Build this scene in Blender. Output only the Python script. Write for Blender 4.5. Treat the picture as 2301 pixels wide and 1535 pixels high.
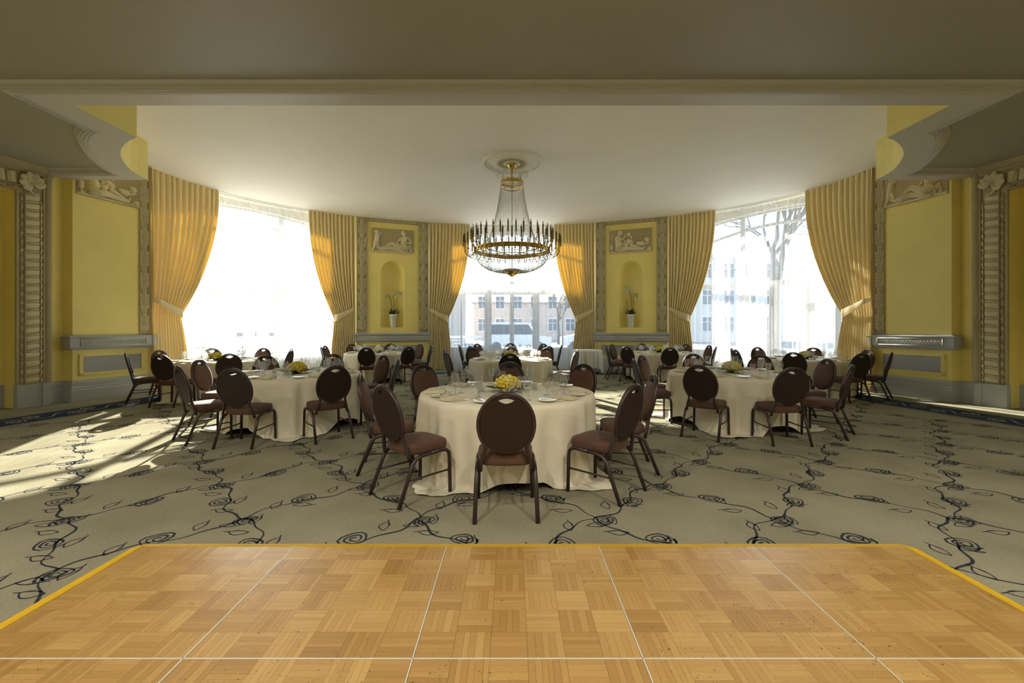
import bpy, math, random
import numpy as np
from mathutils import Vector, Matrix
random.seed(7)
rng = np.random.default_rng(7)
PI = math.pi
for o in list(bpy.data.objects): bpy.data.objects.remove(o, do_unlink=True)
SC = bpy.context.scene
COL = SC.collection

# ------------------------------------------------------------------ camera
CAMZ = 1.40
F_PX = 1004.0
cam_d = bpy.data.cameras.new('camera'); cam = bpy.data.objects.new('camera', cam_d); COL.objects.link(cam)
cam.location = (0, 0, CAMZ); cam.rotation_euler = (PI/2, 0, 0)
cam_d.sensor_fit = 'HORIZONTAL'; cam_d.sensor_width = 36.0
cam_d.lens = 36.0*F_PX/2301.0
cam_d.shift_y = -27.5/2301.0
cam_d.clip_start = 0.05; cam_d.clip_end = 400
SC.camera = cam

# ------------------------------------------------------------------ sky, sun, exposure
w = bpy.data.worlds.new('sky'); SC.world = w; w.use_nodes = True
bg = w.node_tree.nodes['Background']
bg.inputs['Color'].default_value = (0.60, 0.79, 1.0, 1)
bg.inputs['Strength'].default_value = 0.58
sun_d = bpy.data.lights.new('sun', 'SUN'); sun = bpy.data.objects.new('sun', sun_d); COL.objects.link(sun)
SUN_EL = math.radians(25)
_t = Vector((0.30*math.cos(SUN_EL), -0.954*math.cos(SUN_EL), -math.sin(SUN_EL)))
sun.rotation_euler = _t.to_track_quat('-Z', 'Y').to_euler()
sun.location = (-20, 60, 40)
sun_d.energy = 7.8; sun_d.color = (1.0, 0.93, 0.80); sun_d.angle = math.radians(0.6)
SC.view_settings.view_transform = 'Standard'; SC.view_settings.look = 'None'
SC.view_settings.gamma = 1.0; SC.view_settings.exposure = 2.36; SC.view_settings.use_curve_mapping = False
SC.cycles.max_bounces = 9; SC.cycles.diffuse_bounces = 6; SC.cycles.glossy_bounces = 4
SC.cycles.transmission_bounces = 8; SC.cycles.transparent_max_bounces = 32
SC.cycles.caustics_reflective = False; SC.cycles.caustics_refractive = False
SC.cycles.sample_clamp_indirect = 6.0; SC.cycles.use_denoising = True; SC.cycles.use_adaptive_sampling = True; SC.cycles.adaptive_threshold = 0.07

# ------------------------------------------------------------------ materials
def new_mat(name):
    m = bpy.data.materials.new(name); m.use_nodes = True
    nt = m.node_tree
    return m, nt, nt.nodes['Principled BSDF'], nt.nodes['Material Output']

def pmat(name, col, rough=0.6, metal=0.0, var=0.0, scale=4.0, bump=0.0, bscale=60.0, spec=0.3, sheen=0.0, objvar=0.0):
    m, nt, b, out = new_mat(name)
    b.inputs['Base Color'].default_value = (*col, 1); b.inputs['Roughness'].default_value = rough
    b.inputs['Metallic'].default_value = metal; b.inputs['Specular IOR Level'].default_value = spec
    if sheen: b.inputs['Sheen Weight'].default_value = sheen; b.inputs['Sheen Roughness'].default_value = 0.4
    tc = nt.nodes.new('ShaderNodeTexCoord')
    if var:
        n = nt.nodes.new('ShaderNodeTexNoise'); n.inputs['Scale'].default_value = scale; n.inputs['Detail'].default_value = 4
        nt.links.new(tc.outputs['Object'], n.inputs['Vector'])
        mp = nt.nodes.new('ShaderNodeMapRange'); mp.inputs['To Min'].default_value = 1-var; mp.inputs['To Max'].default_value = 1+var
        mp.inputs['From Min'].default_value = 0.3; mp.inputs['From Max'].default_value = 0.7
        nt.links.new(n.outputs['Fac'], mp.inputs['Value'])
        h = nt.nodes.new('ShaderNodeHueSaturation'); h.inputs['Color'].default_value = (*col, 1)
        nt.links.new(mp.outputs['Result'], h.inputs['Value']); nt.links.new(h.outputs['Color'], b.inputs['Base Color'])
    if bump:
        n2 = nt.nodes.new('ShaderNodeTexNoise'); n2.inputs['Scale'].default_value = bscale; n2.inputs['Detail'].default_value = 3
        nt.links.new(tc.outputs['Object'], n2.inputs['Vector'])
        bp = nt.nodes.new('ShaderNodeBump'); bp.inputs['Strength'].default_value = bump; bp.inputs['Distance'].default_value = 0.01
        nt.links.new(n2.outputs['Fac'], bp.inputs['Height']); nt.links.new(bp.outputs['Normal'], b.inputs['Normal'])
    return m

M = {}
M['yellow'] = pmat('yellow_paint', (0.90, 0.78, 0.29), 0.55, var=0.03, scale=1.5, bump=0.04, bscale=40)
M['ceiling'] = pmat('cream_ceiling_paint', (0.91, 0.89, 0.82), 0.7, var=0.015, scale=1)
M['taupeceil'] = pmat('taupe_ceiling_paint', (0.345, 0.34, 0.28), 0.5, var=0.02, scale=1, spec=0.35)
M['soffit'] = pmat('grey_soffit_paint', (0.58, 0.58, 0.55), 0.5, var=0.02, scale=1)
M['white'] = pmat('white_moulding_paint', (0.82, 0.82, 0.78), 0.5)
M['bluegrey'] = pmat('blue_grey_paint', (0.43, 0.46, 0.48), 0.4, var=0.03, scale=2)
M['greymid'] = pmat('grey_panel_paint', (0.40, 0.42, 0.44), 0.5)
M['taupe'] = pmat('taupe_plaster', (0.46, 0.40, 0.24), 0.5, var=0.05, scale=6)
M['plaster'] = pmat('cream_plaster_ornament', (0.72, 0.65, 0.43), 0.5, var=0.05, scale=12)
M['greyorn'] = pmat('pale_grey_ornament', (0.60, 0.60, 0.54), 0.5)
M['backwall'] = pmat('brown_back_wall', (0.30, 0.26, 0.19), 0.6)
M['outwall'] = pmat('outer_wall_white', (0.80, 0.80, 0.78), 0.6)
M['frame'] = pmat('white_window_frame', (0.72, 0.73, 0.74), 0.4)
M['chairframe'] = pmat('dark_brown_tube', (0.035, 0.022, 0.020), 0.35, spec=0.5)
M['velvet'] = pmat('brown_velvet', (0.100, 0.052, 0.034), 0.75, var=0.12, scale=14, bump=0.05, bscale=300, sheen=0.1)
M['velvetback'] = pmat('dark_brown_back_fabric', (0.028, 0.016, 0.013), 0.6, var=0.1, scale=10)
M['linen'] = pmat('ivory_linen', (0.80, 0.755, 0.61), 0.75, var=0.02, scale=3, bump=0.05, bscale=500)
M['linenwhite'] = pmat('white_linen', (0.80, 0.80, 0.76), 0.75)
M['napkin'] = pmat('beige_napkin_linen', (0.70, 0.64, 0.46), 0.8)
M['china'] = pmat('ivory_china', (0.82, 0.80, 0.70), 0.15, spec=0.5)
M['silver'] = pmat('polished_silver', (0.80, 0.80, 0.78), 0.18, metal=1.0)
M['brass'] = pmat('gilded_brass', (0.62, 0.42, 0.10), 0.25, metal=1.0)
M['candle'] = pmat('dark_olive_candle_sleeve', (0.20, 0.17, 0.06), 0.45)
M['rose'] = pmat('yellow_rose_petal', (0.86, 0.72, 0.10), 0.6, var=0.1, scale=20)
M['rosepale'] = pmat('pale_yellow_rose_petal', (0.86, 0.80, 0.30), 0.6, var=0.1, scale=20)
M['leaf'] = pmat('dark_green_leaf', (0.03, 0.075, 0.018), 0.35, spec=0.5)
M['orchidw'] = pmat('white_orchid_petal', (0.86, 0.86, 0.82), 0.6)
M['stemg'] = pmat('brown_green_stem', (0.10, 0.11, 0.03), 0.5)
M['twig'] = pmat('dry_twig', (0.45, 0.38, 0.12), 0.6)
M['pot'] = pmat('white_glazed_pot', (0.82, 0.83, 0.84), 0.25, spec=0.5)
M['wood'] = pmat('dark_table_wood', (0.06, 0.04, 0.03), 0.5)
M['edge'] = pmat('yellow_varnished_edge', (0.74, 0.46, 0.02), 0.35, var=0.06, scale=5)
M['alu'] = pmat('aluminium_joint', (0.80, 0.79, 0.74), 0.45, metal=0.3)
M['vine'] = pmat('navy_carpet_yarn', (0.042, 0.044, 0.055), 0.95, spec=0.0)
M['band'] = pmat('navy_border_yarn', (0.045, 0.060, 0.095), 0.95, var=0.1, scale=30, spec=0.0)
M['bandcream'] = pmat('cream_border_yarn', (0.38, 0.36, 0.27), 0.95, spec=0.0)
M['stone'] = pmat('terrace_paving', (0.17, 0.175, 0.19), 0.8, var=0.1, scale=1)
M['facade'] = pmat('beige_facade', (0.55, 0.46, 0.40), 0.8, var=0.05, scale=1)
M['facade2'] = pmat('pale_facade', (0.62, 0.58, 0.55), 0.8, var=0.05, scale=1)
M['roof'] = pmat('grey_roof', (0.22, 0.20, 0.20), 0.8)
M['winglass'] = pmat('dark_house_window', (0.10, 0.13, 0.17), 0.2)
M['bark'] = pmat('bare_tree_bark', (0.10, 0.085, 0.075), 0.9)
M['carwhite'] = pmat('white_car_paint', (0.7, 0.72, 0.75), 0.3)
M['cardark'] = pmat('dark_car_glass', (0.05, 0.06, 0.08), 0.2)
M['lattice'] = pmat('white_fence_paint', (0.8, 0.82, 0.85), 0.5)
M['switch'] = pmat('ivory_switch_plastic', (0.7, 0.66, 0.5), 0.4)
M['shadowgap'] = pmat('dark_curtain_track', (0.06, 0.05, 0.03), 0.8)

def carpet_mat():
    m, nt, b, out = new_mat('grey_beige_carpet')
    tc = nt.nodes.new('ShaderNodeTexCoord')
    n = nt.nodes.new('ShaderNodeTexNoise'); n.inputs['Scale'].default_value = 1.3; n.inputs['Detail'].default_value = 5
    mp = nt.nodes.new('ShaderNodeMapping'); mp.inputs['Scale'].default_value = (14, 60, 14)
    n2 = nt.nodes.new('ShaderNodeTexNoise'); n2.inputs['Scale'].default_value = 3.0; n2.inputs['Detail'].default_value = 6
    nt.links.new(tc.outputs['Object'], n.inputs['Vector']); nt.links.new(tc.outputs['Object'], mp.inputs['Vector']); nt.links.new(mp.outputs['Vector'], n2.inputs['Vector'])
    mx = nt.nodes.new('ShaderNodeMath'); mx.operation = 'ADD'; nt.links.new(n.outputs['Fac'], mx.inputs[0]); nt.links.new(n2.outputs['Fac'], mx.inputs[1])
    r = nt.nodes.new('ShaderNodeValToRGB'); r.color_ramp.elements[0].position = 0.35; r.color_ramp.elements[1].position = 0.68
    r.color_ramp.elements[0].color = (0.212, 0.200, 0.140, 1); r.color_ramp.elements[1].color = (0.36, 0.342, 0.247, 1)
    h = nt.nodes.new('ShaderNodeMath'); h.operation = 'MULTIPLY'; h.inputs[1].default_value = 0.5
    nt.links.new(mx.outputs[0], h.inputs[0]); nt.links.new(h.outputs[0], r.inputs['Fac'])
    nt.links.new(r.outputs['Color'], b.inputs['Base Color']); b.inputs['Roughness'].default_value = 0.95; b.inputs['Specular IOR Level'].default_value = 0.0
    n3 = nt.nodes.new('ShaderNodeTexNoise'); n3.inputs['Scale'].default_value = 220; nt.links.new(tc.outputs['Object'], n3.inputs['Vector'])
    bp = nt.nodes.new('ShaderNodeBump'); bp.inputs['Strength'].default_value = 0.35; bp.inputs['Distance'].default_value = 0.006
    nt.links.new(n3.outputs['Fac'], bp.inputs['Height']); nt.links.new(bp.outputs['Normal'], b.inputs['Normal'])
    return m
M['carpet'] = carpet_mat()

def parquet_mat():
    m, nt, b, out = new_mat('oak_parquet')
    at = nt.nodes.new('ShaderNodeAttribute'); at.attribute_name = 'tone'
    tc = nt.nodes.new('ShaderNodeTexCoord'); oi = nt.nodes.new('ShaderNodeObjectInfo')
    add = nt.nodes.new('ShaderNodeVectorMath'); add.operation = 'ADD'
    nt.links.new(tc.outputs['Object'], add.inputs[0]); nt.links.new(oi.outputs['Random'], add.inputs[1])
    mp = nt.nodes.new('ShaderNodeMapping'); mp.inputs['Scale'].default_value = (3, 60, 10)
    nt.links.new(add.outputs[0], mp.inputs['Vector'])
    n = nt.nodes.new('ShaderNodeTexNoise'); n.inputs['Scale'].default_value = 2.0; n.inputs['Detail'].default_value = 6
    nt.links.new(mp.outputs['Vector'], n.inputs['Vector'])
    s = nt.nodes.new('ShaderNodeMath'); s.operation = 'MULTIPLY_ADD'; s.inputs[1].default_value = 0.55
    nt.links.new(n.outputs['Fac'], s.inputs[0]); nt.links.new(at.outputs['Fac'], s.inputs[2])
    s2 = nt.nodes.new('ShaderNodeMath'); s2.operation = 'MULTIPLY_ADD'; s2.inputs[1].default_value = 0.25
    nt.links.new(oi.outputs['Random'], s2.inputs[0]); nt.links.new(s.outputs[0], s2.inputs[2])
    r = nt.nodes.new('ShaderNodeValToRGB'); e = r.color_ramp.elements
    e[0].position = 0.25; e[0].color = (0.25, 0.128, 0.036, 1); e[1].position = 1.15; e[1].color = (0.56, 0.36, 0.13, 1)
    k = r.color_ramp.elements.new(0.65); k.color = (0.41, 0.235, 0.072, 1)
    nt.links.new(s2.outputs[0], r.inputs['Fac'])
    # scuffs: sparse small dark flecks
    n4 = nt.nodes.new('ShaderNodeTexNoise'); n4.inputs['Scale'].default_value = 55; n4.inputs['Detail'].default_value = 2; n4.inputs['Distortion'].default_value = 1.5
    geo = nt.nodes.new('ShaderNodeNewGeometry'); nt.links.new(geo.outputs['Position'], n4.inputs['Vector'])
    n5 = nt.nodes.new('ShaderNodeTexNoise'); n5.inputs['Scale'].default_value = 2.2; nt.links.new(geo.outputs['Position'], n5.inputs['Vector'])
    sm = nt.nodes.new('ShaderNodeMath'); sm.operation = 'MULTIPLY_ADD'; sm.inputs[1].default_value = 0.35
    nt.links.new(n5.outputs['Fac'], sm.inputs[0]); nt.links.new(n4.outputs['Fac'], sm.inputs[2])
    gr = nt.nodes.new('ShaderNodeMapRange'); gr.inputs['From Min'].default_value = 0.885; gr.inputs['From Max'].default_value = 0.91
    nt.links.new(sm.outputs[0], gr.inputs['Value'])
    mix = nt.nodes.new('ShaderNodeMix'); mix.data_type = 'RGBA'; mix.inputs[7].default_value = (0.06, 0.035, 0.012, 1)
    nt.links.new(gr.outputs['Result'], mix.inputs[0]); nt.links.new(r.outputs['Color'], mix.inputs[6])
    nt.links.new(mix.outputs[2], b.inputs['Base Color'])
    rr = nt.nodes.new('ShaderNodeMapRange'); rr.inputs['To Min'].default_value = 0.22; rr.inputs['To Max'].default_value = 0.42
    nt.links.new(n5.outputs['Fac'], rr.inputs['Value']); nt.links.new(rr.outputs['Result'], b.inputs['Roughness'])
    b.inputs['Specular IOR Level'].default_value = 0.5; b.inputs['Coat Weight'].default_value = 0.6; b.inputs['Coat Roughness'].default_value = 0.16
    bp = nt.nodes.new('ShaderNodeBump'); bp.inputs['Strength'].default_value = 0.06; bp.inputs['Distance'].default_value = 0.004
    nt.links.new(n.outputs['Fac'], bp.inputs['Height']); nt.links.new(bp.outputs['Normal'], b.inputs['Normal'])
    return m
M['parquet'] = parquet_mat()

def glass_mat(name, tint, base=0.04, edge=0.55, rough=0.02, milky=0.0):
    """thin clear glass: straight transmission plus a mirror reflection that grows at grazing angles"""
    m = bpy.data.materials.new(name); m.use_nodes = True; nt = m.node_tree; nt.nodes.clear()
    out = nt.nodes.new('ShaderNodeOutputMaterial'); tr = nt.nodes.new('ShaderNodeBsdfTransparent'); gl = nt.nodes.new('ShaderNodeBsdfGlossy')
    tr.inputs['Color'].default_value = (*tint, 1); gl.inputs['Roughness'].default_value = rough; gl.inputs['Color'].default_value = (1, 1, 1, 1)
    lw = nt.nodes.new('ShaderNodeLayerWeight'); lw.inputs['Blend'].default_value = 0.5
    pw = nt.nodes.new('ShaderNodeMath'); pw.operation = 'POWER'; pw.inputs[1].default_value = 3.0
    nt.links.new(lw.outputs['Facing'], pw.inputs[0])
    ma = nt.nodes.new('ShaderNodeMath'); ma.operation = 'MULTIPLY_ADD'; ma.inputs[1].default_value = edge; ma.inputs[2].default_value = base
    nt.links.new(pw.outputs[0], ma.inputs[0])
    surf = gl
    if milky:
        tl = nt.nodes.new('ShaderNodeBsdfTranslucent'); tl.inputs['Color'].default_value = (0.95, 0.95, 0.95, 1)
        surf = nt.nodes.new('ShaderNodeMixShader'); surf.inputs[0].default_value = milky; nt.links.new(gl.outputs[0], surf.inputs[1]); nt.links.new(tl.outputs[0], surf.inputs[2])
    mx = nt.nodes.new('ShaderNodeMixShader'); nt.links.new(ma.outputs[0], mx.inputs[0]); nt.links.new(tr.outputs[0], mx.inputs[1]); nt.links.new(surf.outputs[0], mx.inputs[2])
    nt.links.new(mx.outputs[0], out.inputs['Surface'])
    return m
M['pane'] = glass_mat('window_pane_glass', (0.95, 0.97, 0.97), 0.03, 0.4)
M['glass'] = glass_mat('clear_wine_glass', (0.90, 0.91, 0.91), 0.13, 0.87, 0.03, 0.55)
M['crystal'] = glass_mat('crystal_bead', (0.80, 0.80, 0.76), 0.30, 0.6, 0.08)

def cloth_mat(name, col, transl, transp, tcol=None):
    m = bpy.data.materials.new(name); m.use_nodes = True; nt = m.node_tree; nt.nodes.clear()
    out = nt.nodes.new('ShaderNodeOutputMaterial'); d = nt.nodes.new('ShaderNodeBsdfDiffuse'); t = nt.nodes.new('ShaderNodeBsdfTranslucent'); tr = nt.nodes.new('ShaderNodeBsdfTransparent')
    d.inputs['Color'].default_value = (*col, 1); t.inputs['Color'].default_value = (*(tcol or col), 1)
    tc = nt.nodes.new('ShaderNodeTexCoord'); n = nt.nodes.new('ShaderNodeTexNoise'); n.inputs['Scale'].default_value = 260
    nt.links.new(tc.outputs['Object'], n.inputs['Vector'])
    bp = nt.nodes.new('ShaderNodeBump'); bp.inputs['Strength'].default_value = 0.08; bp.inputs['Distance'].default_value = 0.003
    nt.links.new(n.outputs['Fac'], bp.inputs['Height']); nt.links.new(bp.outputs['Normal'], d.inputs['Normal'])
    m1 = nt.nodes.new('ShaderNodeMixShader'); m1.inputs[0].default_value = transl
    nt.links.new(d.outputs[0], m1.inputs[1]); nt.links.new(t.outputs[0], m1.inputs[2])
    if transp > 0:
        m2 = nt.nodes.new('ShaderNodeMixShader'); m2.inputs[0].default_value = transp
        nt.links.new(m1.outputs[0], m2.inputs[1]); nt.links.new(tr.outputs[0], m2.inputs[2]); nt.links.new(m2.outputs[0], out.inputs['Surface'])
    else: nt.links.new(m1.outputs[0], out.inputs['Surface'])
    return m
M['sheer'] = cloth_mat('white_sheer_voile', (0.90, 0.90, 0.90), 0.62, 0.60)
M['drape'] = cloth_mat('gold_drape_fabric', (0.82, 0.72, 0.44), 0.06, 0.0, (0.95, 0.55, 0.05))
M['tie'] = cloth_mat('cream_tieback_fabric', (0.70, 0.60, 0.38), 0.05, 0.0)

# ------------------------------------------------------------------ mesh helpers
class MB:
    def __init__(s, mx=1): s.v = []; s.f = []; s.mi = []; s.mx = mx
    def add(s, verts, faces, mi=0):
        b = len(s.v)
        s.v += [(p[0]*s.mx, p[1], p[2]) for p in verts]
        s.f += [tuple(b+i for i in f) for f in faces]; s.mi += [mi]*len(faces)
    def box(s, x0, y0, z0, x1, y1, z1, mi=0):
        s.add([(x0,y0,z0),(x1,y0,z0),(x1,y1,z0),(x0,y1,z0),(x0,y0,z1),(x1,y0,z1),(x1,y1,z1),(x0,y1,z1)],
              [(3,2,1,0),(4,5,6,7),(0,1,5,4),(1,2,6,5),(2,3,7,6),(3,0,4,7)], mi)
    def obox(s, o, ux, uy, uz, mi=0):
        """box from corner o with edge vectors"""
        o, ux, uy, uz = map(Vector, (o, ux, uy, uz))
        vs = [o, o+ux, o+ux+uy, o+uy, o+uz, o+ux+uz, o+ux+uy+uz, o+uy+uz]
        s.add([tuple(p) for p in vs], [(3,2,1,0),(4,5,6,7),(0,1,5,4),(1,2,6,5),(2,3,7,6),(3,0,4,7)], mi)
    def tube(s, pts, r, seg=8, mi=0, cap=True, flat=1.0):
        pts = [Vector(p) for p in pts]; n = len(pts)
        rs = r if isinstance(r, (list, tuple)) else [r]*n
        vs = []; up = None
        for i, p in enumerate(pts):
            t = (pts[min(i+1, n-1)]-pts[max(i-1, 0)])
            t = t.normalized() if t.length > 1e-9 else Vector((0,0,1))
            if up is None: up = Vector((1,0,0)) if abs(t.x) < 0.8 else Vector((0,1,0))
            a = (up - t*up.dot(t)).normalized(); b = t.cross(a); up = a
            for k in range(seg):
                th = 2*PI*k/seg
                vs.append(tuple(p + a*(rs[i]*math.cos(th)) + b*(rs[i]*math.sin(th)*flat)))
        fs = []
        for i in range(n-1):
            for k in range(seg):
                k2 = (k+1) % seg
                fs.append((i*seg+k, i*seg+k2, (i+1)*seg+k2, (i+1)*seg+k))
        if cap: fs += [tuple(range(seg))[::-1], tuple((n-1)*seg+k for k in range(seg))]
        s.add(vs, fs, mi)
    def lathe(s, prof, seg=24, c=(0,0,0), mi=0, cap=False):
        vs = []; n = len(prof)
        for (r, z) in prof:
            for k in range(seg):
                th = 2*PI*k/seg; vs.append((c[0]+r*math.cos(th), c[1]+r*math.sin(th), c[2]+z))
        fs = []
        for i in range(n-1):
            for k in range(seg):
                k2 = (k+1) % seg; fs.append((i*seg+k, i*seg+k2, (i+1)*seg+k2, (i+1)*seg+k))
        if cap: fs += [tuple(range(seg))[::-1], tuple((n-1)*seg+k for k in range(seg))]
        s.add(vs, fs, mi)
    def ball(s, c, r, seg=10, ring=6, mi=0):
        rx, ry, rz = r if isinstance(r, (list, tuple)) else (r, r, r)
        vs = []
        for i in range(ring+1):
            ph = PI*i/ring
            for k in range(seg):
                th = 2*PI*k/seg
                vs.append((c[0]+rx*math.sin(ph)*math.cos(th), c[1]+ry*math.sin(ph)*math.sin(th), c[2]+rz*math.cos(ph)))
        fs = [(i*seg+k, (i+1)*seg+k, (i+1)*seg+(k+1) % seg, i*seg+(k+1) % seg) for i in range(ring) for k in range(seg)]
        s.add(vs, fs, mi)
    def prism(s, poly, z0, z1, mi_side=0, mi_bot=None, mi_top=None, side_mats=None):
        n = len(poly); mb = mi_side if mi_bot is None else mi_bot; mt = mi_side if mi_top is None else mi_top
        vs = [(p[0], p[1], z0) for p in poly]+[(p[0], p[1], z1) for p in poly]
        b = len(s.v); s.v += [(p[0]*s.mx, p[1], p[2]) for p in vs]
        for i in range(n):
            j = (i+1) % n; s.f.append((b+i, b+j, b+n+j, b+n+i)); s.mi.append(side_mats[i] if side_mats else mi_side)
        s.f.append(tuple(b+i for i in range(n))[::-1]); s.mi.append(mb)
        s.f.append(tuple(b+n+i for i in range(n))); s.mi.append(mt)
    def grid(s, pts, nu, nv, mi=0, closed_u=False):
        """pts row-major [v][u]"""
        fs = []
        for j in range(nv-1):
            for i in range(nu if closed_u else nu-1):
                i2 = (i+1) % nu
                fs.append((j*nu+i, j*nu+i2, (j+1)*nu+i2, (j+1)*nu+i))
        s.add(pts, fs, mi)
    def sweep(s, path, prof, side=1, mi=0, closed=False):
        """path: list of (x,y); prof: list of (offset to the left*side of travel, z)"""
        n = len(path); P_ = [Vector((p[0], p[1])) for p in path]; vs = []; m = len(prof)
        for i in range(n):
            if closed: a = P_[i]-P_[i-1]; b = P_[(i+1) % n]-P_[i]
            else:
                a = P_[i]-P_[i-1] if i > 0 else P_[1]-P_[0]
                b = P_[i+1]-P_[i] if i < n-1 else a
            a = a.normalized(); b = b.normalized()
            na = Vector((-a.y, a.x)); nb = Vector((-b.y, b.x)); nn = (na+nb)
            nn = nn/max(0.35, nn.dot(na)) if nn.length > 1e-6 else na
            for (o, z) in prof: vs.append((P_[i].x+nn.x*o*side, P_[i].y+nn.y*o*side, z))
        fs = []
        for i in range(n if closed else n-1):
            j = (i+1) % n
            for k in range(m-1): fs.append((i*m+k, j*m+k, j*m+k+1, i*m+k+1))
        if not closed and m > 2: fs += [tuple(range(m)), tuple((n-1)*m+k for k in range(m))[::-1]]
        s.add(vs, fs, mi)
    def mesh(s, name, mats, smooth=False):
        me = bpy.data.meshes.new(name); me.from_pydata(s.v, [], s.f)
        for m in (mats if isinstance(mats, (list, tuple)) else [mats]): me.materials.append(M[m] if isinstance(m, str) else m)
        me.polygons.foreach_set('material_index', s.mi)
        if smooth: me.polygons.foreach_set('use_smooth', [True]*len(me.polygons))
        me.update()
        return me

def obj(name, me, parent=None, loc=(0,0,0), rz=0.0, mw=None, scale=None):
    o = bpy.data.objects.new(name, me); COL.objects.link(o)
    if mw is not None: o.matrix_basis = mw
    else: o.location = loc; o.rotation_euler = (0, 0, rz)
    if scale is not None: o.scale = scale
    if parent is not None: o.parent = parent
    return o
def build(mb, name, mats, parent=None, smooth=False, **k): return obj(name, mb.mesh(name, mats, smooth), parent, **k)
def empty(name, loc=(0,0,0), rz=0.0, mw=None):
    o = obj(name, None, None, loc, rz, mw); o.empty_display_size = 0.1; return o
def tag(o, label, cat, group=None):
    o['label'] = label; o['category'] = cat
    if group: o['group'] = group
    return o
def structure(o, label=None):
    o['kind'] = 'structure'
    if label: o['label'] = label
    return o
def copy_tree(o, parent=None):
    c = o.copy(); COL.objects.link(c)
    if parent is not None: c.parent = parent
    for ch in list(o.children): copy_tree(ch, c)
    return c
def sm_auto(me, ang=40):
    me.polygons.foreach_set('use_smooth', [True]*len(me.polygons))
    try: me.set_sharp_from_angle(angle=math.radians(ang))
    except Exception: pass
    return me

def floorpt(px, py, z=0.0):
    Y = (CAMZ-z)*F_PX/(py-740.0); return ((px-1150.5)*Y/F_PX, Y)

# ------------------------------------------------------------------ plan geometry
EC, EA, EB = 9.97, 8.08, 5.59          # half-elliptical bow: centre y, half width, half depth
HC = 5.02                               # bow ceiling height
HF, HB = 4.37, 4.29                     # front ceiling, soffit height
def EL(phi_deg, off=0.0):
    p = math.radians(phi_deg); return ((EA+off)*math.sin(p), EC+(EB+off)*math.cos(p))
def ELN(phi_deg, off=0.0):
    p = math.radians(phi_deg); n = Vector((math.sin(p)/(EA+off), math.cos(p)/(EB+off))); n.normalize(); return (n.x, n.y)
INNER = [(-5.66,6.74),(-5.84,6.83),(-6.05,6.98),(-6.24,7.14),(-6.43,7.33),(-6.59,7.54),(-6.78,7.84),(-6.92,8.116),(-6.99,8.348),(-7.04,8.64)]
OUTER = [(-6.13,6.53),(-6.30,6.63),(-6.48,6.78),(-6.66,6.98),(-6.86,7.24),(-7.03,7.50),(-7.18,7.76),(-7.30,8.02),(-7.39,8.35)]
PA, PB = (-8.46, 8.60), (-8.10, 9.97)   # side pier line (near end, far end)
DS, DD = Vector((-8.68, 8.30)), Vector((-0.25, -0.968)).normalized()   # portal wall line
DN = Vector((0.968, -0.25)).normalized()                              # its normal, into the room
def DP(t, n=0.0):
    p = DS + DD*t + DN*n; return (p.x, p.y)

# ------------------------------------------------------------------ floor
room = [(-9.8,-7),(9.8,-7),(9.8,9.97)] + [EL(p, 0.75) for p in range(88, -89, -4)] + [(-9.8,9.97)]
fb = MB(); fb.prism([p for p in room], -0.06, 0.0)
floor = structure(build(fb, 'floor', 'carpet'), 'grey-beige carpet with navy rose vines')

def ribbon(mb, pts, width, z=0.0012, mi=0):
    """flat strip along a 2D polyline; width number or list"""
    n = len(pts)
    if n < 2: return
    ws = width if isinstance(width, list) else [width]*n
    vs = []
    for i in range(n):
        ax, ay = pts[max(i-1, 0)]; bx, by = pts[min(i+1, n-1)]
        dx, dy = bx-ax, by-ay; L = math.hypot(dx, dy) or 1
        nx, ny = -dy/L, dx/L
        vs += [(pts[i][0]+nx*ws[i]/2, pts[i][1]+ny*ws[i]/2, z), (pts[i][0]-nx*ws[i]/2, pts[i][1]-ny*ws[i]/2, z)]
    mb.add(vs, [(2*i, 2*i+1, 2*i+3, 2*i+2) for i in range(n-1)], mi)

LX, LY = 0.655, 0.717; NX0, NY0 = 0.624, 3.307
def inside_field(x, y):
    """inside the carpet field, clear of the border band"""
    if y < -3: return False
    if y > EC: return (x/(EA-1.45))**2 + ((y-EC)/(EB-1.45))**2 < 1
    return abs(x) < 6.62+0.19*(EC-y)
def on_dance(x, y): return -2.55 < x < 2.65 and y < 2.93
VR = random.Random(3)
vb = MB()
def rosette(c, r, ang):
    pts = []; ws = []
    turns = 2.6; n = 34; sq = VR.uniform(0.75, 1.0); ph = VR.uniform(0, 6.28)
    for i in range(n):
        f = i/(n-1); a = f*turns*2*PI
        rr = r*(0.14+0.86*f)*(1+0.10*math.sin(3*a+ph))
        x, y = rr*math.cos(a), rr*math.sin(a)*sq
        pts.append((c[0]+x*math.cos(ang)-y*math.sin(ang), c[1]+x*math.sin(ang)+y*math.cos(ang)))
        ws.append(0.013*(0.7+0.6*abs(math.sin(a*0.5+ph))))
    ribbon(vb, pts, ws)
def leafshape(c, L, ang, wd=0.3):
    up, dn = [], []
    for i in range(9):
        f = i/8; yy = wd*L*math.sin(PI*f)**0.9; x = f*L; bend = 0.12*L*math.sin(PI*f)
        up.append((x, yy*0.6+bend)); dn.append((x, -yy*0.55+bend*0.4))
    tip = [(L*1.0, 0.0), (L*1.22, 0.05*L)]
    def tr(p): return (c[0]+p[0]*math.cos(ang)-p[1]*math.sin(ang), c[1]+p[0]*math.sin(ang)+p[1]*math.cos(ang))
    ribbon(vb, [tr(p) for p in up+[tip[1]]], 0.009); ribbon(vb, [tr(p) for p in dn], [0.008]*5+[0.014]*2+[0.009]*2)
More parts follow.
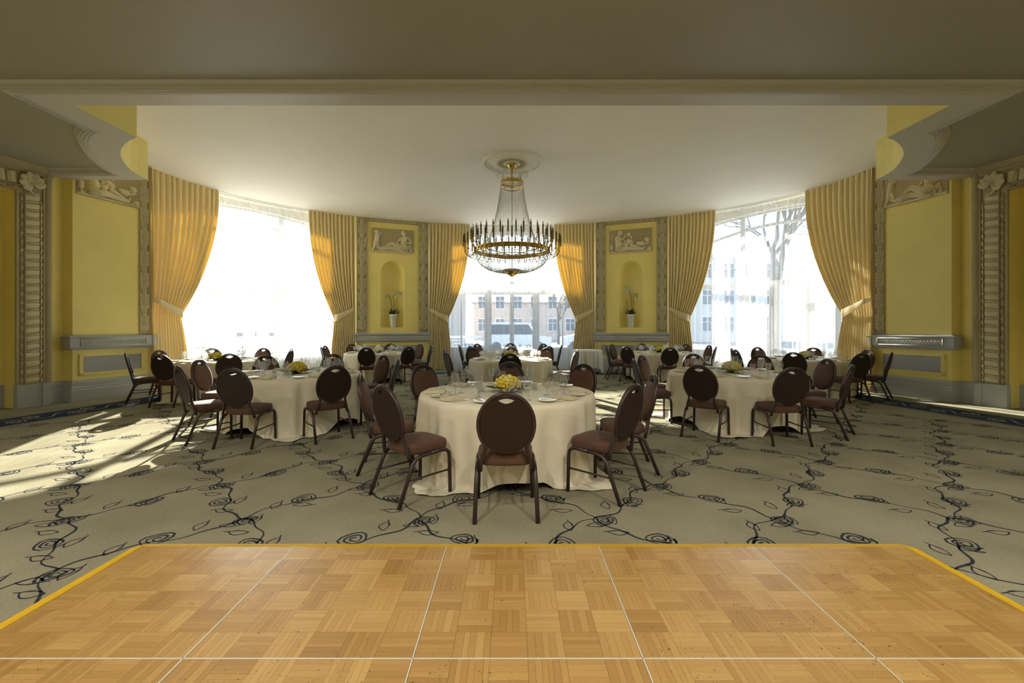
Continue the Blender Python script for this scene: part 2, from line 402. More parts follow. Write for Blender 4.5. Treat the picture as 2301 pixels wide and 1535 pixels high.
def vine(a, b, seed):
    dx, dy = b[0]-a[0], b[1]-a[1]; L = math.hypot(dx, dy); ux, uy = dx/L, dy/L; nx, ny = -uy, ux
    r = random.Random(seed); s = r.choice((-1, 1)); pts = []; ws = []
    for i in range(25):
        f = i/24; o = s*0.055*math.sin(2*PI*f)+0.018*math.sin(2*PI*3*f+1.2*seed)
        pts.append((a[0]+dx*f+nx*o, a[1]+dy*f+ny*o)); ws.append(0.009+0.010*(0.5+0.5*math.sin(9*f+seed)))
    ribbon(vb, pts, ws)
    an = math.atan2(dy, dx)
    m = 0.5; c = (a[0]+dx*m+nx*s*0.05, a[1]+dy*m+ny*s*0.05); rosette(c, 0.108, an+0.3)
    for f, sg in ((0.22, 1), (0.36, -1), (0.70, 1), (0.84, -1)):
        p = (a[0]+dx*f, a[1]+dy*f); leafshape((p[0]+nx*sg*0.02, p[1]+ny*sg*0.02), 0.145, an+sg*0.75, 0.34)
cnt = 0
for j in range(-4, 18):
    y = NY0 + j*LY
    for i in range(-16, 17):
        x = NX0 + (2*i + (j % 2))*LX
        if abs(x) > 9: continue
        for sx in (-1, 1):
            b = (x+sx*LX, y+LY)
            if inside_field(x, y) and inside_field(*b) and not (on_dance(x, y) and on_dance(*b)):
                vine((x, y), b, (i*7+j*13+sx) % 11); cnt += 1
        if inside_field(x, y) and not on_dance(x, y): rosette((x+0.05, y-0.04), 0.090, 0.7)
vp = build(vb, 'vine_pattern', 'vine', floor); vp['kind'] = 'stuff'; vp['label'] = 'navy rose and leaf vines woven into the carpet'
# border band round the walls
bpath = [(-8.35,3.0),(-7.9,5.2),(-7.55,7.0),(-7.25,8.6)] + [EL(p, -1.03) for p in range(-88, 89, 4)] + [(7.25,8.6),(7.55,7.0),(7.9,5.2),(8.35,3.0)]
bb = MB(); bb.sweep(bpath, [(0.33, 0.001), (-0.33, 0.001)])
bb.sweep(bpath, [(0.40, 0.001), (0.37, 0.001)]); bb.sweep(bpath, [(-0.37, 0.001), (-0.40, 0.001)])
bnd = build(bb, 'border_band', 'band', floor); bnd['label'] = 'navy border band of the carpet along the walls'
vb = MB()
L = 0; step = 0.80
for i in range(len(bpath)-1):
    a, b = bpath[i], bpath[i+1]; d = math.hypot(b[0]-a[0], b[1]-a[1]); an = math.atan2(b[1]-a[1], b[0]-a[0])
    while L < d:
        f = L/d; c = (a[0]+(b[0]-a[0])*f, a[1]+(b[1]-a[1])*f)
        pts = []
        for k in range(30):
            t = k/29; x = (t-0.5)*0.80; yy = 0.15*math.sin(t*2*PI)
            pts.append((c[0]+x*math.cos(an)-yy*math.sin(an), c[1]+x*math.sin(an)+yy*math.cos(an)))
        ribbon(vb, pts, 0.022, 0.0016)
        for sg in (-1, 1):
            pts = []
            for k in range(26):
                t = k/25; r = 0.12*(1-0.75*t); th = sg*t*3.3*PI
                x = sg*0.16+r*math.cos(th); yy = sg*0.09+r*math.sin(th)
                pts.append((c[0]+x*math.cos(an)-yy*math.sin(an), c[1]+x*math.sin(an)+yy*math.cos(an)))
            ribbon(vb, pts, 0.024, 0.0018)
        L += step
    L -= d
bs = build(vb, 'border_scrolls', 'bandcream', floor); bs['kind'] = 'stuff'

# ------------------------------------------------------------------ ceilings and soffit
cb = MB(); cb.prism([(-9.0,5.45),(9.0,5.45),(9.0,9.97)]+[EL(p, 0.8) for p in range(88,-89,-4)]+[(-9.0,9.97)], HC, HC+0.12)
structure(build(cb, 'ceiling', 'ceiling'), 'cream flat ceiling over the curved bow')
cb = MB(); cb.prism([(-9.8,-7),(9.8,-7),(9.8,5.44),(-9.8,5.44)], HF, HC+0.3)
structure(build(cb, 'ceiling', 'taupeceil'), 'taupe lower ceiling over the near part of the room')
for sx, nm in ((1, 'left'), (-1, 'right')):
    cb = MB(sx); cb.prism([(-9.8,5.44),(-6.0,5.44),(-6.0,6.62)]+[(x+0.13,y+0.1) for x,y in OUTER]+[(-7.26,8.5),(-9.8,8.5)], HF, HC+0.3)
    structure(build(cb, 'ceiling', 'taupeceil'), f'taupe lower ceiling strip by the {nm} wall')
half_out = [(-6.13,5.44)]+OUTER+[(-8.80,8.35)]
half_in = [(-8.80,8.64)]+INNER[::-1]+[(-5.66,5.77)]
poly = half_out + half_in + [(-p[0], p[1]) for p in reversed(half_in)] + [(-p[0], p[1]) for p in reversed(half_out)]
n1 = len(half_out); n2 = len(half_in)
smats = [0]*len(poly)
for i in range(n1, n1+2*n2-1): smats[i] = 1
smats[n1+n2-1] = 0
sb = MB(); sb.prism(poly, HB, HC+0.001, 0, 0, 0, smats)
structure(build(sb, 'trim_1', ['soffit', 'yellow']), 'grey soffit beam with curved shoulders framing the bow')
full = half_out[::-1] + [(-p[0], p[1]) for p in half_out]
sb = MB()
sb.sweep(full, [(0.004, HB+0.004), (0.004, HB-0.022), (-0.012, HB-0.022), (-0.02, HB-0.005), (-0.05, HB-0.005), (-0.055, HB+0.018), (-0.085, HB+0.018), (-0.09, HB+0.05), (-0.13, HF)], 1)
sb.sweep(full, [(0.05, HB+0.002), (0.05, HB-0.012), (0.035, HB-0.012), (0.03, HB+0.002)], 1)
structure(build(sb, 'trim_2', 'soffit'), 'fine stepped moulding along the outer edge of the soffit')

# ------------------------------------------------------------------ side walls, portals, piers
OPT0, OPT1, OPZ = 0.42, 1.80, 3.855
for sx, nm in ((1, 'left'), (-1, 'right')):
    wb = MB(sx)
    e0 = EL(-88, 0.45)
    line = [(-8.75,9.97), PB, PA, (-8.66,8.62), (-8.66,8.33), DP(0.0)]
    outer = [(-9.9,-7.0),(-10.3,-7.0),(-10.3,10.2),(-8.75,10.2)]
    far = [DP(2.6), (-9.6,4.6), (-9.6,-7.0)]
    wb.prism(line+[DP(OPT0), DP(OPT0,-0.30), DP(OPT1,-0.30), DP(OPT1)]+far+outer, 0.0, HC+0.05)
    wb.prism([DP(OPT0-0.01), DP(OPT0-0.01,-0.31), DP(OPT1+0.01,-0.31), DP(OPT1+0.01)], OPZ, HC+0.04)
    wall = structure(build(wb, f'wall_{nm}', 'yellow'), f'yellow {nm} wall with recessed portal and pier')
    # baseboards
    bb = MB(sx); path = [PB, PA, (-8.66,8.62), (-8.66,8.33), DP(0.0)]
    bb.sweep(path, [(0,0),(0.06,0),(0.06,0.22),(0.05,0.235),(0.05,0.27),(0.035,0.285),(0.035,0.36),(0.02,0.385),(0.012,0.41),(0,0.41)], 1)
    bb.sweep([DP(0.0,0.10), DP(OPT0+0.02,0.10), DP(OPT0+0.02,-0.0)], [(-0.10,0),(0.0,0),(0.0,0.41),(-0.10,0.41)], 1)
    bb.sweep([DP(-0.01,0.10), DP(0.09,0.10)], [(0,0),(0.025,0),(0.025,0.405),(0,0.405)], 1)
    bb.sweep([DP(OPT0,-0.285), DP(OPT1,-0.285)], [(0,0),(0.02,0),(0.02,0.41),(0,0.41)], 1)
    bb.sweep([DP(OPT1,0.0), DP(2.6,0.0), (-9.6,4.6), (-9.6,-7)], [(0,0),(0.05,0),(0.05,0.41),(0,0.41)], 1)
    structure(build(bb, f'baseboard_{nm}', 'bluegrey'), f'blue-grey stepped baseboard along the {nm} wall')
    # chair rail of the side pier
    P0, P1 = Vector(PA), Vector(PB); ax = (P1-P0).normalized(); nr = Vector((ax.y, -ax.x)); Lp = (P1-P0).length
    def PP(t, n=0.0): p = P0+ax*t+nr*n; return (p.x, p.y)
    rb = MB(sx)
    rb.sweep([PP(Lp+0.02,-0.1), PP(Lp+0.02), PP(0.0), PP(0.0,-0.16)], [(0,1.0),(0.05,1.0),(0.075,1.03),(0.085,1.06),(0.085,1.22),(0.095,1.235),(0.10,1.262),(0.06,1.28),(0,1.29)], 1)
    rail = structure(build(rb, 'trim_4' if sx == 1 else 'trim_5', 'bluegrey'), f'blue-grey chair rail with scroll frieze on the {nm} side pier')
    sb2 = MB(sx)
    a0 = PP(0.10, 0.088); a1 = PP(Lp-0.13, 0.088)
    def fr(t, z, n): p = PP(t, n); return (p[0], p[1], z)
    for (t0,t1,z0,z1) in ((0.08,Lp-0.11,1.065,1.08),(0.08,Lp-0.11,1.205,1.22),(0.08,0.095,1.065,1.22),(Lp-0.125,Lp-0.11,1.065,1.22)):
        o_ = fr(t0,z0,0.08); sb2.obox(o_, Vector(fr(t1,z0,0.08))-Vector(o_), Vector(fr(t0,z0,0.10))-Vector(o_), (0,0,z1-z0))
    nsc = 19
    for k in range(nsc):
        tc_ = 0.135+(Lp-0.30)*k/(nsc-1)
        pts = []
        for q in range(15):
            th = 2*PI*q/14*1.3+PI*0.9; r = 0.033*(1-0.5*q/14)
            pts.append(fr(tc_+r*math.cos(th), 1.142+r*math.sin(th)*1.15, 0.092))
        sb2.tube(pts, 0.008, 5)
        sb2.ball(fr(tc_, 1.142, 0.09), 0.012, 6, 4)
        pts = [fr(tc_+0.03+0.035*q/5, 1.142+0.034*math.cos(PI*q/5), 0.09) for q in range(6)]
        if k < nsc-1: sb2.tube(pts, 0.006, 4)
    so = build(sb2, 'scroll_frieze', 'greyorn', rail, smooth=True); so['kind'] = 'stuff'; so['label'] = 'pale running scroll ornament'
    # inset panel under the rail
    pb = MB(sx)
    z0, z1, t0, t1 = 0.50, 0.91, 0.10, Lp-0.12
    for (a,b,c,d) in ((t0,t1,z0,z0+0.045),(t0,t1,z1-0.045,z1),(t0,t0+0.06,z0,z1),(t1-0.06,t1,z0,z1)):
        o_ = fr(a,c,-0.01); pb.obox(o_, Vector(fr(b,c,-0.01))-Vector(o_), Vector(fr(a,c,0.028))-Vector(o_), (0,0,d-c), 0)
    o_ = fr(t0+0.05,z0+0.04,-0.01); pb.obox(o_, Vector(fr(t1-0.05,z0+0.04,-0.01))-Vector(o_), Vector(fr(t0+0.05,z0+0.04,0.012))-Vector(o_), (0,0,z1-z0-0.08), 1)
    structure(build(pb, 'trim_6' if sx == 1 else 'trim_7', ['yellow', 'greymid']), f'yellow framed grey dado panel on the {nm} side pier')

# ------------------------------------------------------------------ ornament meshes
def leaf_mesh(name, L, W, H, mat):
    """pointed domed leaf lying in x(along)-z plane, bulging in y"""
    mb = MB(); n = 6; vs = []
    for i in range(n+1):
        f = i/n; w_ = W*math.sin(PI*min(1, f*0.92+0.05))**0.8
        h = H*math.sin(PI*(0.15+0.75*f))
        vs += [(-w_, 0.0, f*L), (-w_*0.5, h*0.9, f*L), (0, h*0.55, f*L), (w_*0.5, h*0.9, f*L), (w_, 0.0, f*L)]
    mb.grid(vs, 5, n+1)
    return mb.mesh(name, mat, True)
def merge(mb, me_parts):
    for (v, f, mat4) in me_parts:
        mb.add([tuple(mat4 @ Vector(p)) for p in v], f)
def leaf_data(L, W, H, n=6):
    vs = []
    for i in range(n+1):
        f = i/n; w_ = W*math.sin(PI*min(1, f*0.92+0.05))**0.8; h = H*math.sin(PI*(0.15+0.75*f))
        vs += [(-w_, 0.0, f*L), (-w_*0.5, h*0.9, f*L), (0, h*0.5, f*L), (w_*0.5, h*0.9, f*L), (w_, 0.0, f*L)]
    fs = [(j*5+i, j*5+i+1, (j+1)*5+i+1, (j+1)*5+i) for j in range(n) for i in range(4)]
    return vs, fs
def T(x, y, z): return Matrix.Translation((x, y, z))
def RY(a): return Matrix.Rotation(a, 4, 'Y')
def RX(a): return Matrix.Rotation(a, 4, 'X')
def RZ(a): return Matrix.Rotation(a, 4, 'Z')
# one bunch of laurel leaves (local: x across, y out of wall, z up), pitch 0.235 m
lc = MB(); LV, LF = leaf_data(0.155, 0.036, 0.030)
merge(lc, [(LV, LF, T(-0.055, 0.006, 0.01) @ RY(-0.30)), (LV, LF, T(0.055, 0.006, 0.01) @ RY(0.30)), (LV, LF, T(-0.02, 0.014, 0.0) @ RY(-0.10)),
           (LV, LF, T(0.02, 0.014, 0.0) @ RY(0.12)), (LV, LF, T(-0.05, 0.004, 0.10) @ RY(-0.42)), (LV, LF, T(0.05, 0.004, 0.10) @ RY(0.42)), (LV, LF, T(0.0, 0.018, 0.08))])
for q in (-0.02, 0.012, 0.03): lc.ball((q, 0.028, 0.05+abs(q)), 0.013, 6, 4)
LEAFB = lc.mesh('laurel_bunch', 'plaster', True)
lc2 = MB(); merge(lc2, [(LV, LF, T(-0.045, 0.006, 0.10) @ RY(PI-0.30)), (LV, LF, T(0.045, 0.006, 0.10) @ RY(PI+0.30)), (LV, LF, T(0.0, 0.014, 0.12) @ RY(PI)),
                        (LV, LF, T(-0.055, 0.004, 0.20) @ RY(PI-0.35)), (LV, LF, T(0.055, 0.004, 0.20) @ RY(PI+0.35)), (LV, LF, T(0.0, 0.016, 0.22) @ RY(PI))])
LEAFB2 = lc2.mesh('laurel_bunch_bound', 'plaster', True)
def wall_frame(px, py, tx, ty, nx, ny):
    return Matrix(((tx, nx, 0, px), (ty, ny, 0, py), (0, 0, 1, 0), (0, 0, 0, 1)))
def leaf_strip(parent, frame, xc, z0, z1, sc=1.0):
    p = 0.15; n = int((z1-z0)/p)
    p = (z1-z0)/n
    for k in range(n):
        o = obj('laurel_bunch', LEAFB2 if k % 3 == 2 else LEAFB, parent, mw=frame @ T(xc, 0.004, z0+k*p) @ Matrix.Diagonal((sc, 1.7, 0.86, 1)))

# relief heightfields
def relief_mesh(name, W, H, caps, extra, nx=270, ny=152, depth=0.13):
    X, Z = np.meshgrid(np.linspace(0, W, nx), np.linspace(0, H, ny))
    h = np.zeros_like(X)
    for c in caps:
        (x0, z0, r0, x1, z1, r1) = c[:6]; k = c[6] if len(c) > 6 else 1.0
        dx, dz = x1-x0, z1-z0; L2 = dx*dx+dz*dz+1e-9
        t = np.clip(((X-x0)*dx+(Z-z0)*dz)/L2, 0, 1)
        d = np.hypot(X-x0-t*dx, Z-z0-t*dz); r = r0+(r1-r0)*t
        hh = np.sqrt(np.clip(1-(d/r)**2, 0, 1))*r*k
        h = np.where(hh > 0, np.maximum(h, hh+0.35*np.minimum(h, hh)*0.3), h)
    h = h + extra(X, Z, h)
    mx = h.max(); h = h/mx*depth
    h[0, :] = 0; h[-1, :] = 0; h[:, 0] = 0; h[:, -1] = 0
    mb = MB()
    pts = [(float(X[j, i]), 0.02+float(h[j, i]), float(Z[j, i])) for j in range(ny) for i in range(nx)]
    mb.grid(pts, nx, ny)
    hf = (h[:-1, :-1]+h[1:, :-1]+h[:-1, 1:]+h[1:, 1:])/4
    mb.mi = [1 if v > depth*0.10 else 0 for v in hf.ravel()]  # low ground gets a darker taupe: crevice shade painted into the colour
    mb.add([(0,0,0),(W,0,0),(W,0,H),(0,0,H),(0,0.02,0),(W,0.02,0),(W,0.02,H),(0,0.02,H)], [(0,1,5,4),(1,2,6,5),(2,3,7,6),(3,0,4,7)])
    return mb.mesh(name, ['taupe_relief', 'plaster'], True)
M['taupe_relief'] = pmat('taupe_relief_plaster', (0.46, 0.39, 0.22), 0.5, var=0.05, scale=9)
RW, RH = 1.38, 0.78
def capsA():
    def q(px, py): b = 1110+(px-245)*0.062; return ((px-245)/1705*RW, (b-py)/885*RH)
    def c(x0, y0, r0, x1, y1, r1, k=1.0):
        a = q(x0, y0); b = q(x1, y1); return (a[0], a[1], r0/1235, b[0], b[1], r1/1235, k)
    return [c(455,380,85,470,400,80), c(470,520,80,455,690,95), c(440,540,38,560,510,36), c(560,510,36,645,390,30), c(410,740,68,375,890,55), c(375,890,52,290,1060,36),
            c(460,760,60,500,900,45,.7), c(520,900,40,560,980,30,.7),
            c(1500,420,92,1520,450,85), c(1520,470,60,1545,600,55), c(1400,640,50,1700,620,60), c(1540,660,115,1500,830,110), c(1500,830,105,1540,960,115),
            c(1380,660,45,1290,780,40), c(1290,780,38,1180,820,32), c(1710,630,58,1820,810,48), c(1820,810,46,1570,810,38), c(1540,950,115,1300,960,110), c(1320,930,110,1040,810,75),
            c(1040,810,72,820,950,62), c(820,950,58,560,1010,38), c(1400,1070,100,1020,980,70), c(1020,980,60,640,1060,40), c(560,1010,34,430,930,26), c(1440,1120,60,1560,1130,60), c(1700,950,45,1640,1120,40), c(1760,930,40,1800,1130,50)]
def capsB():
    def q(px, py): b = 1310-(px-180)*0.062; return ((px-180)/1810*RW, (b-py)/960*RH)
    def c(x0, y0, r0, x1, y1, r1, k=1.0):
        a = q(x0, y0); b = q(x1, y1); return (a[0], a[1], r0/1311, b[0], b[1], r1/1311, k)
    return [c(650,460,115,660,470,105), c(600,550,60,580,620,60), c(540,680,115,580,860,130), c(580,860,130,590,1080,140), c(520,660,70,770,710,52), c(770,710,50,900,500,38), c(900,500,36,960,470,30),
            c(1010,500,85,1020,520,80), c(1110,620,55,1120,650,50), c(1000,770,95,1120,820,90), c(860,800,60,860,860,55), c(900,950,95,960,900,70), c(740,890,62,760,930,60), c(760,930,45,740,1080,36),
            c(640,1130,110,1000,1080,95), c(1000,1080,90,1300,1110,70), c(1300,1110,62,1600,1120,40), c(1100,930,80,1350,1020,62), c(1350,1020,58,1600,1090,40), c(1620,1100,40,1690,980,26),
            c(1750,720,95,1770,730,95), c(1400,870,80,1540,880,95), c(1600,800,40,1650,900,45), c(1650,900,42,1850,820,34), c(1850,1100,85,1880,1090,80), c(1740,1150,45,1750,1150,45),
            c(290,1000,75,290,1100,65), c(290,900,30,290,950,40), c(290,1200,40,290,1230,60), c(310,780,55,320,740,55), c(300,640,60,350,590,50), c(900,1100,40,840,1190,30)]
def exA(X, Z, h):
    e = np.where(h < 0.004, 0.006*np.clip(np.sin(X*85+6*np.sin(Z*9)), 0, 1)*((X > 0.02) & (X < 0.62)), 0)
    e = e + np.where((h > 0.02) & (X > 0.3) & (Z < 0.33), 0.010*np.sin((X*1.2+Z*2.0)*60), 0)
    return e + np.where(Z < 0.05, 0.012, 0)
def exB(X, Z, h):
    e = np.where((h < 0.004) & (X > 0.95), 0.006*(np.sin(X*120)*np.sin(Z*110) > 0.2), 0)
    e = e + np.where((h > 0.02) & (X > 0.15) & (X < 0.45) & (Z < 0.22), 0.010*np.sin((X*2.0-Z*1.4)*70), 0)
    e = e + np.where((X < 0.17) & (Z > 0.33) & (h > 0.002), 0.012*np.sin(X*150)*np.sin(Z*140), 0)
    return e + np.where(Z < 0.045, 0.014, 0)
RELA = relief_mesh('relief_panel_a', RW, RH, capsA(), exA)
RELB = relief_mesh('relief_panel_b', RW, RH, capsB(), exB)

# ------------------------------------------------------------------ portals and side piers, ornament
bead = MB(); bead.lathe([(0.0,-0.052),(0.022,-0.046),(0.032,-0.02),(0.032,0.02),(0.022,0.046),(0.0,0.052)], 10)
bead.lathe([(0.0,0.055),(0.026,0.060),(0.026,0.068),(0.0,0.072)], 10); bead.lathe([(0.0,0.076),(0.026,0.081),(0.026,0.089),(0.0,0.093)], 10)
BEAD = bead.mesh('bead_and_reel', 'taupe', True)
gad = MB()   # one gadroon lobe: a rounded leaf lying across the jamb, local x across, y out, z up
gp = []
for i in range(9):
    f = i/8
    for j in range(7):
        g = j/6; z = (g-0.5)*0.125*(1-0.12*f); y = 0.040*math.sin(PI*g)**0.6*(0.55+0.45*math.sin(PI*(0.2+0.6*f)))
        gp.append((-0.095+f*0.19, y, z - 0.02*f))
gad.grid(gp, 7, 9)
GAD = gad.mesh('gadroon_lobe', 'plaster', True)
gad2 = MB(); gad2.tube([(-0.095,0.02,0.072),(0.0,0.026,0.062),(0.095,0.02,0.050)], 0.011, 6)
GAD2 = gad2.mesh('gadroon_fillet', 'plaster', True)
rib = MB(); rib.ball((0,0.014,0), (0.020,0.016,0.046), 8, 6); rib.tube([(-0.016,0.012,0.048),(0.0,0.018,0.064),(0.014,0.014,0.072),(0.004,0.014,0.09)], 0.008, 5); rib.ball((0.016,0.016,0.066), 0.010, 6, 4)
RIB = rib.mesh('ribbon_bead', 'plaster', True)
def acanthus():
    mb = MB()
    for k, (a, L, W_) in enumerate(((-2.2,.19,.085),(-1.6,.21,.09),(-1.0,.22,.09),(-0.4,.21,.09),(0.2,.19,.085),(0.8,.17,.08),(1.5,.16,.08))):
        v, f = leaf_data(L, W_, 0.05, 7)
        vv = []
        for p in v:
            wv = 1+0.25*math.sin(p[2]/L*22); vv.append((p[0]*wv, p[1]+0.10*(p[2]/L)**2*0.4, p[2]))
        mb.add([tuple(T(0, 0.012+0.004*k, 0) @ RY(a) @ Vector(p)) for p in vv], f)
    mb.lathe([(0.0,0.05),(0.03,0.04),(0.045,0.0)], 10, (0,0,0))
    for q in (0.03, 0.055, 0.08): mb.tube([(q*math.cos(t_), 0.05+0.1*q, q*math.sin(t_)) for t_ in np.linspace(0.3, 4.4, 12)], 0.010, 5)
    mb.ball((-0.10,0.03,-0.10), 0.024, 8, 5); mb.tube([(-0.16,0.02,0.12),(-0.13,0.035,0.0),(-0.10,0.035,-0.10),(0.0,0.03,-0.17),(0.09,0.02,-0.22)], 0.014, 6)
    return mb.mesh('acanthus_corner', 'plaster', True)
ACAN = acanthus()
for sx, nm in ((1, 'left'), (-1, 'right')):
    def mir(mw):
        if sx == 1: return mw
        return Matrix.Diagonal((-1, 1, 1, 1)) @ mw
    # frame: local x along the wall (away from the pier = +t), y out, z up
    FRM = Matrix(((DD.x, DN.x, 0, DS.x), (DD.y, DN.y, 0, DS.y), (0, 0, 1, 0), (0, 0, 0, 1)))
    p = empty('portal_frame'); tag(p, f'ornate plaster portal frame of beads and lobes on the {nm} side wall', 'door frame', 'ornate portal frames')
    mb = MB()
    def slab(t0, t1, z0, z1, n0, n1):
        v = [FRM @ Vector(c) for c in ((t0,n0,z0),(t1,n0,z0),(t1,n1,z0),(t0,n1,z0),(t0,n0,z1),(t1,n0,z1),(t1,n1,z1),(t0,n1,z1))]
        mb.add([tuple(c) for c in v], [(3,2,1,0),(4,5,6,7),(0,1,5,4),(1,2,6,5),(2,3,7,6),(3,0,4,7)])
    JW = 0.39
    for (a, b) in ((0.03, 0.03+JW), (OPT1, OPT1+JW)):
        slab(a, b, 0.41, 4.23, -0.005, 0.035)
    slab(0.03, OPT1+JW, OPZ-0.0, 4.23, -0.004, 0.034)
    for (a, b) in ((0.30, 0.315), (0.395, 0.425)): slab(a, b, 0.41, OPZ+ (0.42-a)*0.95, 0.03, 0.06)
    slab(0.03, 0.05, 0.41, 4.23, 0.03, 0.06)
    slab(0.32, OPT1, OPZ+0.10, OPZ+0.115, 0.03, 0.06); slab(0.40, OPT1, OPZ, OPZ+0.02, 0.03, 0.06)
    slab(0.03, OPT1+JW, 4.21, 4.23, 0.03, 0.06)
    mb.mx = 1
    if sx == -1: mb.v = [(-v[0], v[1], v[2]) for v in mb.v]
    build(mb, 'frame_body', 'taupe', p)
    n = int((OPZ-0.42)/0.155)
    for k in range(n): obj('bead', BEAD, p, mw=mir(FRM @ T(0.355, 0.034, 0.48+k*0.155)))
    for k in range(8): obj('bead', BEAD, p, mw=mir(FRM @ T(0.44+k*0.155, 0.034, OPZ+0.06) @ RY(PI/2)))
    k = 0; z = 0.49
    while z < 3.90:
        obj('lobe', GAD, p, mw=mir(FRM @ T(0.205, 0.034, z))); obj('fillet', GAD2, p, mw=mir(FRM @ T(0.205, 0.034, z))); z += 0.150
    for k in range(9):
        obj('lobe', GAD, p, mw=mir(FRM @ T(0.48+k*0.150, 0.034, 4.08) @ RY(PI/2))); obj('fillet', GAD2, p, mw=mir(FRM @ T(0.48+k*0.150, 0.034, 4.08) @ RY(PI/2)))
    z = 0.47
    while z < 3.76:
        obj('ribbon_bead', RIB, p, mw=mir(FRM @ T(0.075, 0.034, z))); z += 0.132
    z = 0.49
    while z < 3.90:
        obj('lobe', GAD, p, mw=mir(FRM @ T(OPT1+0.245, 0.034, z) @ Matrix.Diagonal((-1, 1, 1, 1)))); obj('fillet', GAD2, p, mw=mir(FRM @ T(OPT1+0.245, 0.034, z) @ Matrix.Diagonal((-1, 1, 1, 1)))); z += 0.150
    for k in range(n): obj('bead', BEAD, p, mw=mir(FRM @ T(OPT1+0.065, 0.034, 0.48+k*0.155)))
    obj('corner_leaf', ACAN, p, mw=mir(FRM @ T(OPT1+0.22, 0.038, 4.03)))
    obj('corner_leaf', ACAN, p, mw=mir(FRM @ T(0.20, 0.038, 4.03) @ Matrix.Diagonal((-1.0, 1, 1.0, 1))))
    # half round pilaster between portal and plain strip, cornice above
    mb = MB(sx); c0 = DP(-0.04, 0.03)
    prof = []
    mb.sweep([DP(0.035,0.0), DP(0.035,0.05), DP(0.015,0.06), DP(0.0,0.075), DP(-0.03,0.085), DP(-0.055,0.08), DP(-0.075,0.065), DP(-0.085,0.04), DP(-0.085,0.0)], [(0,0.41),(0,4.29)], 1)
    structure(build(mb, 'trim_8' if sx == 1 else 'trim_9', 'taupe', smooth=True), f'taupe half-round pilaster beside the {nm} portal')
    mb = MB(sx); mb.sweep([DP(-0.10,0.02), DP(2.6,0.02), (-9.6,4.55), (-9.6,-7)], [(-0.02,4.225),(0.03,4.235),(0.04,4.27),(0.075,4.29),(0.085,4.33),(0.12,4.345),(0.13,4.37),(-0.02,4.37)], 1)
    structure(build(mb, 'trim_10' if sx == 1 else 'trim_11', 'taupe'), f'taupe cornice above the {nm} portal')
    # laurel strip at the far end of the side pier
    PF = Matrix(((ax.x, nr.x, 0, PA[0]), (ax.y, nr.y, 0, PA[1]), (0, 0, 1, 0), (0, 0, 0, 1)))
    tr_ = MB()
    for (a, b, n0, n1) in ((Lp-0.215, Lp+0.01, 0.0, 0.012), (Lp-0.215, Lp-0.20, 0.012, 0.03), (Lp-0.035, Lp+0.01, 0.012, 0.035)):
        v = [PF @ Vector(c) for c in ((a,n0,1.29),(b,n0,1.29),(b,n1,1.29),(a,n1,1.29),(a,n0,5.0),(b,n0,5.0),(b,n1,5.0),(a,n1,5.0))]
        tr_.add([(c.x*sx, c.y, c.z) for c in v], [(3,2,1,0),(4,5,6,7),(0,1,5,4),(1,2,6,5),(2,3,7,6),(3,0,4,7)])
    ps = structure(build(tr_, 'trim_12' if sx == 1 else 'trim_13', 'taupe'), f'laurel leaf strip on the {nm} side pier')
    leaf_strip(ps, mir(PF), Lp-0.118, 1.36, 4.95, 0.78)
    # relief
    sc = 1.155/RW
    mw = PF @ T(0.05, 0.0, 4.035) @ Matrix.Diagonal((sc, 1.0, 0.92, 1))
    if sx == 1: rm, mwr = RELB, mw
    else: rm, mwr = RELA, mir(mw) @ T(RW, 0, 0) @ Matrix.Diagonal((-1, 1, 1, 1))
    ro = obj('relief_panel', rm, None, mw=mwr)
    tag(ro, 'plaster relief of a seated figure with vase under the left soffit' if sx == 1 else 'plaster relief of a standing child and reclining figure under the right soffit', 'relief', 'plaster relief panels')
    # switch plate in the recess
    mb = MB(); v0 = FRM @ Vector((0.47, -0.285, 1.08))
    for (a,b,c,d,n0,n1) in ((0.62,0.72,1.08,1.16,-0.30,-0.285),(0.65,0.69,1.10,1.14,-0.286,-0.278)):
        v = [FRM @ Vector(q) for q in ((a,n0,c),(b,n0,c),(b,n1,c),(a,n1,c),(a,n0,d),(b,n0,d),(b,n1,d),(a,n1,d))]
        mb.add([(q.x*sx, q.y, q.z) for q in v], [(3,2,1,0),(4,5,6,7),(0,1,5,4),(1,2,6,5),(2,3,7,6),(3,0,4,7)])
    tag(build(mb, 'light_switch', 'switch'), f'small ivory light switch plate inside the {nm} portal recess', 'switch')

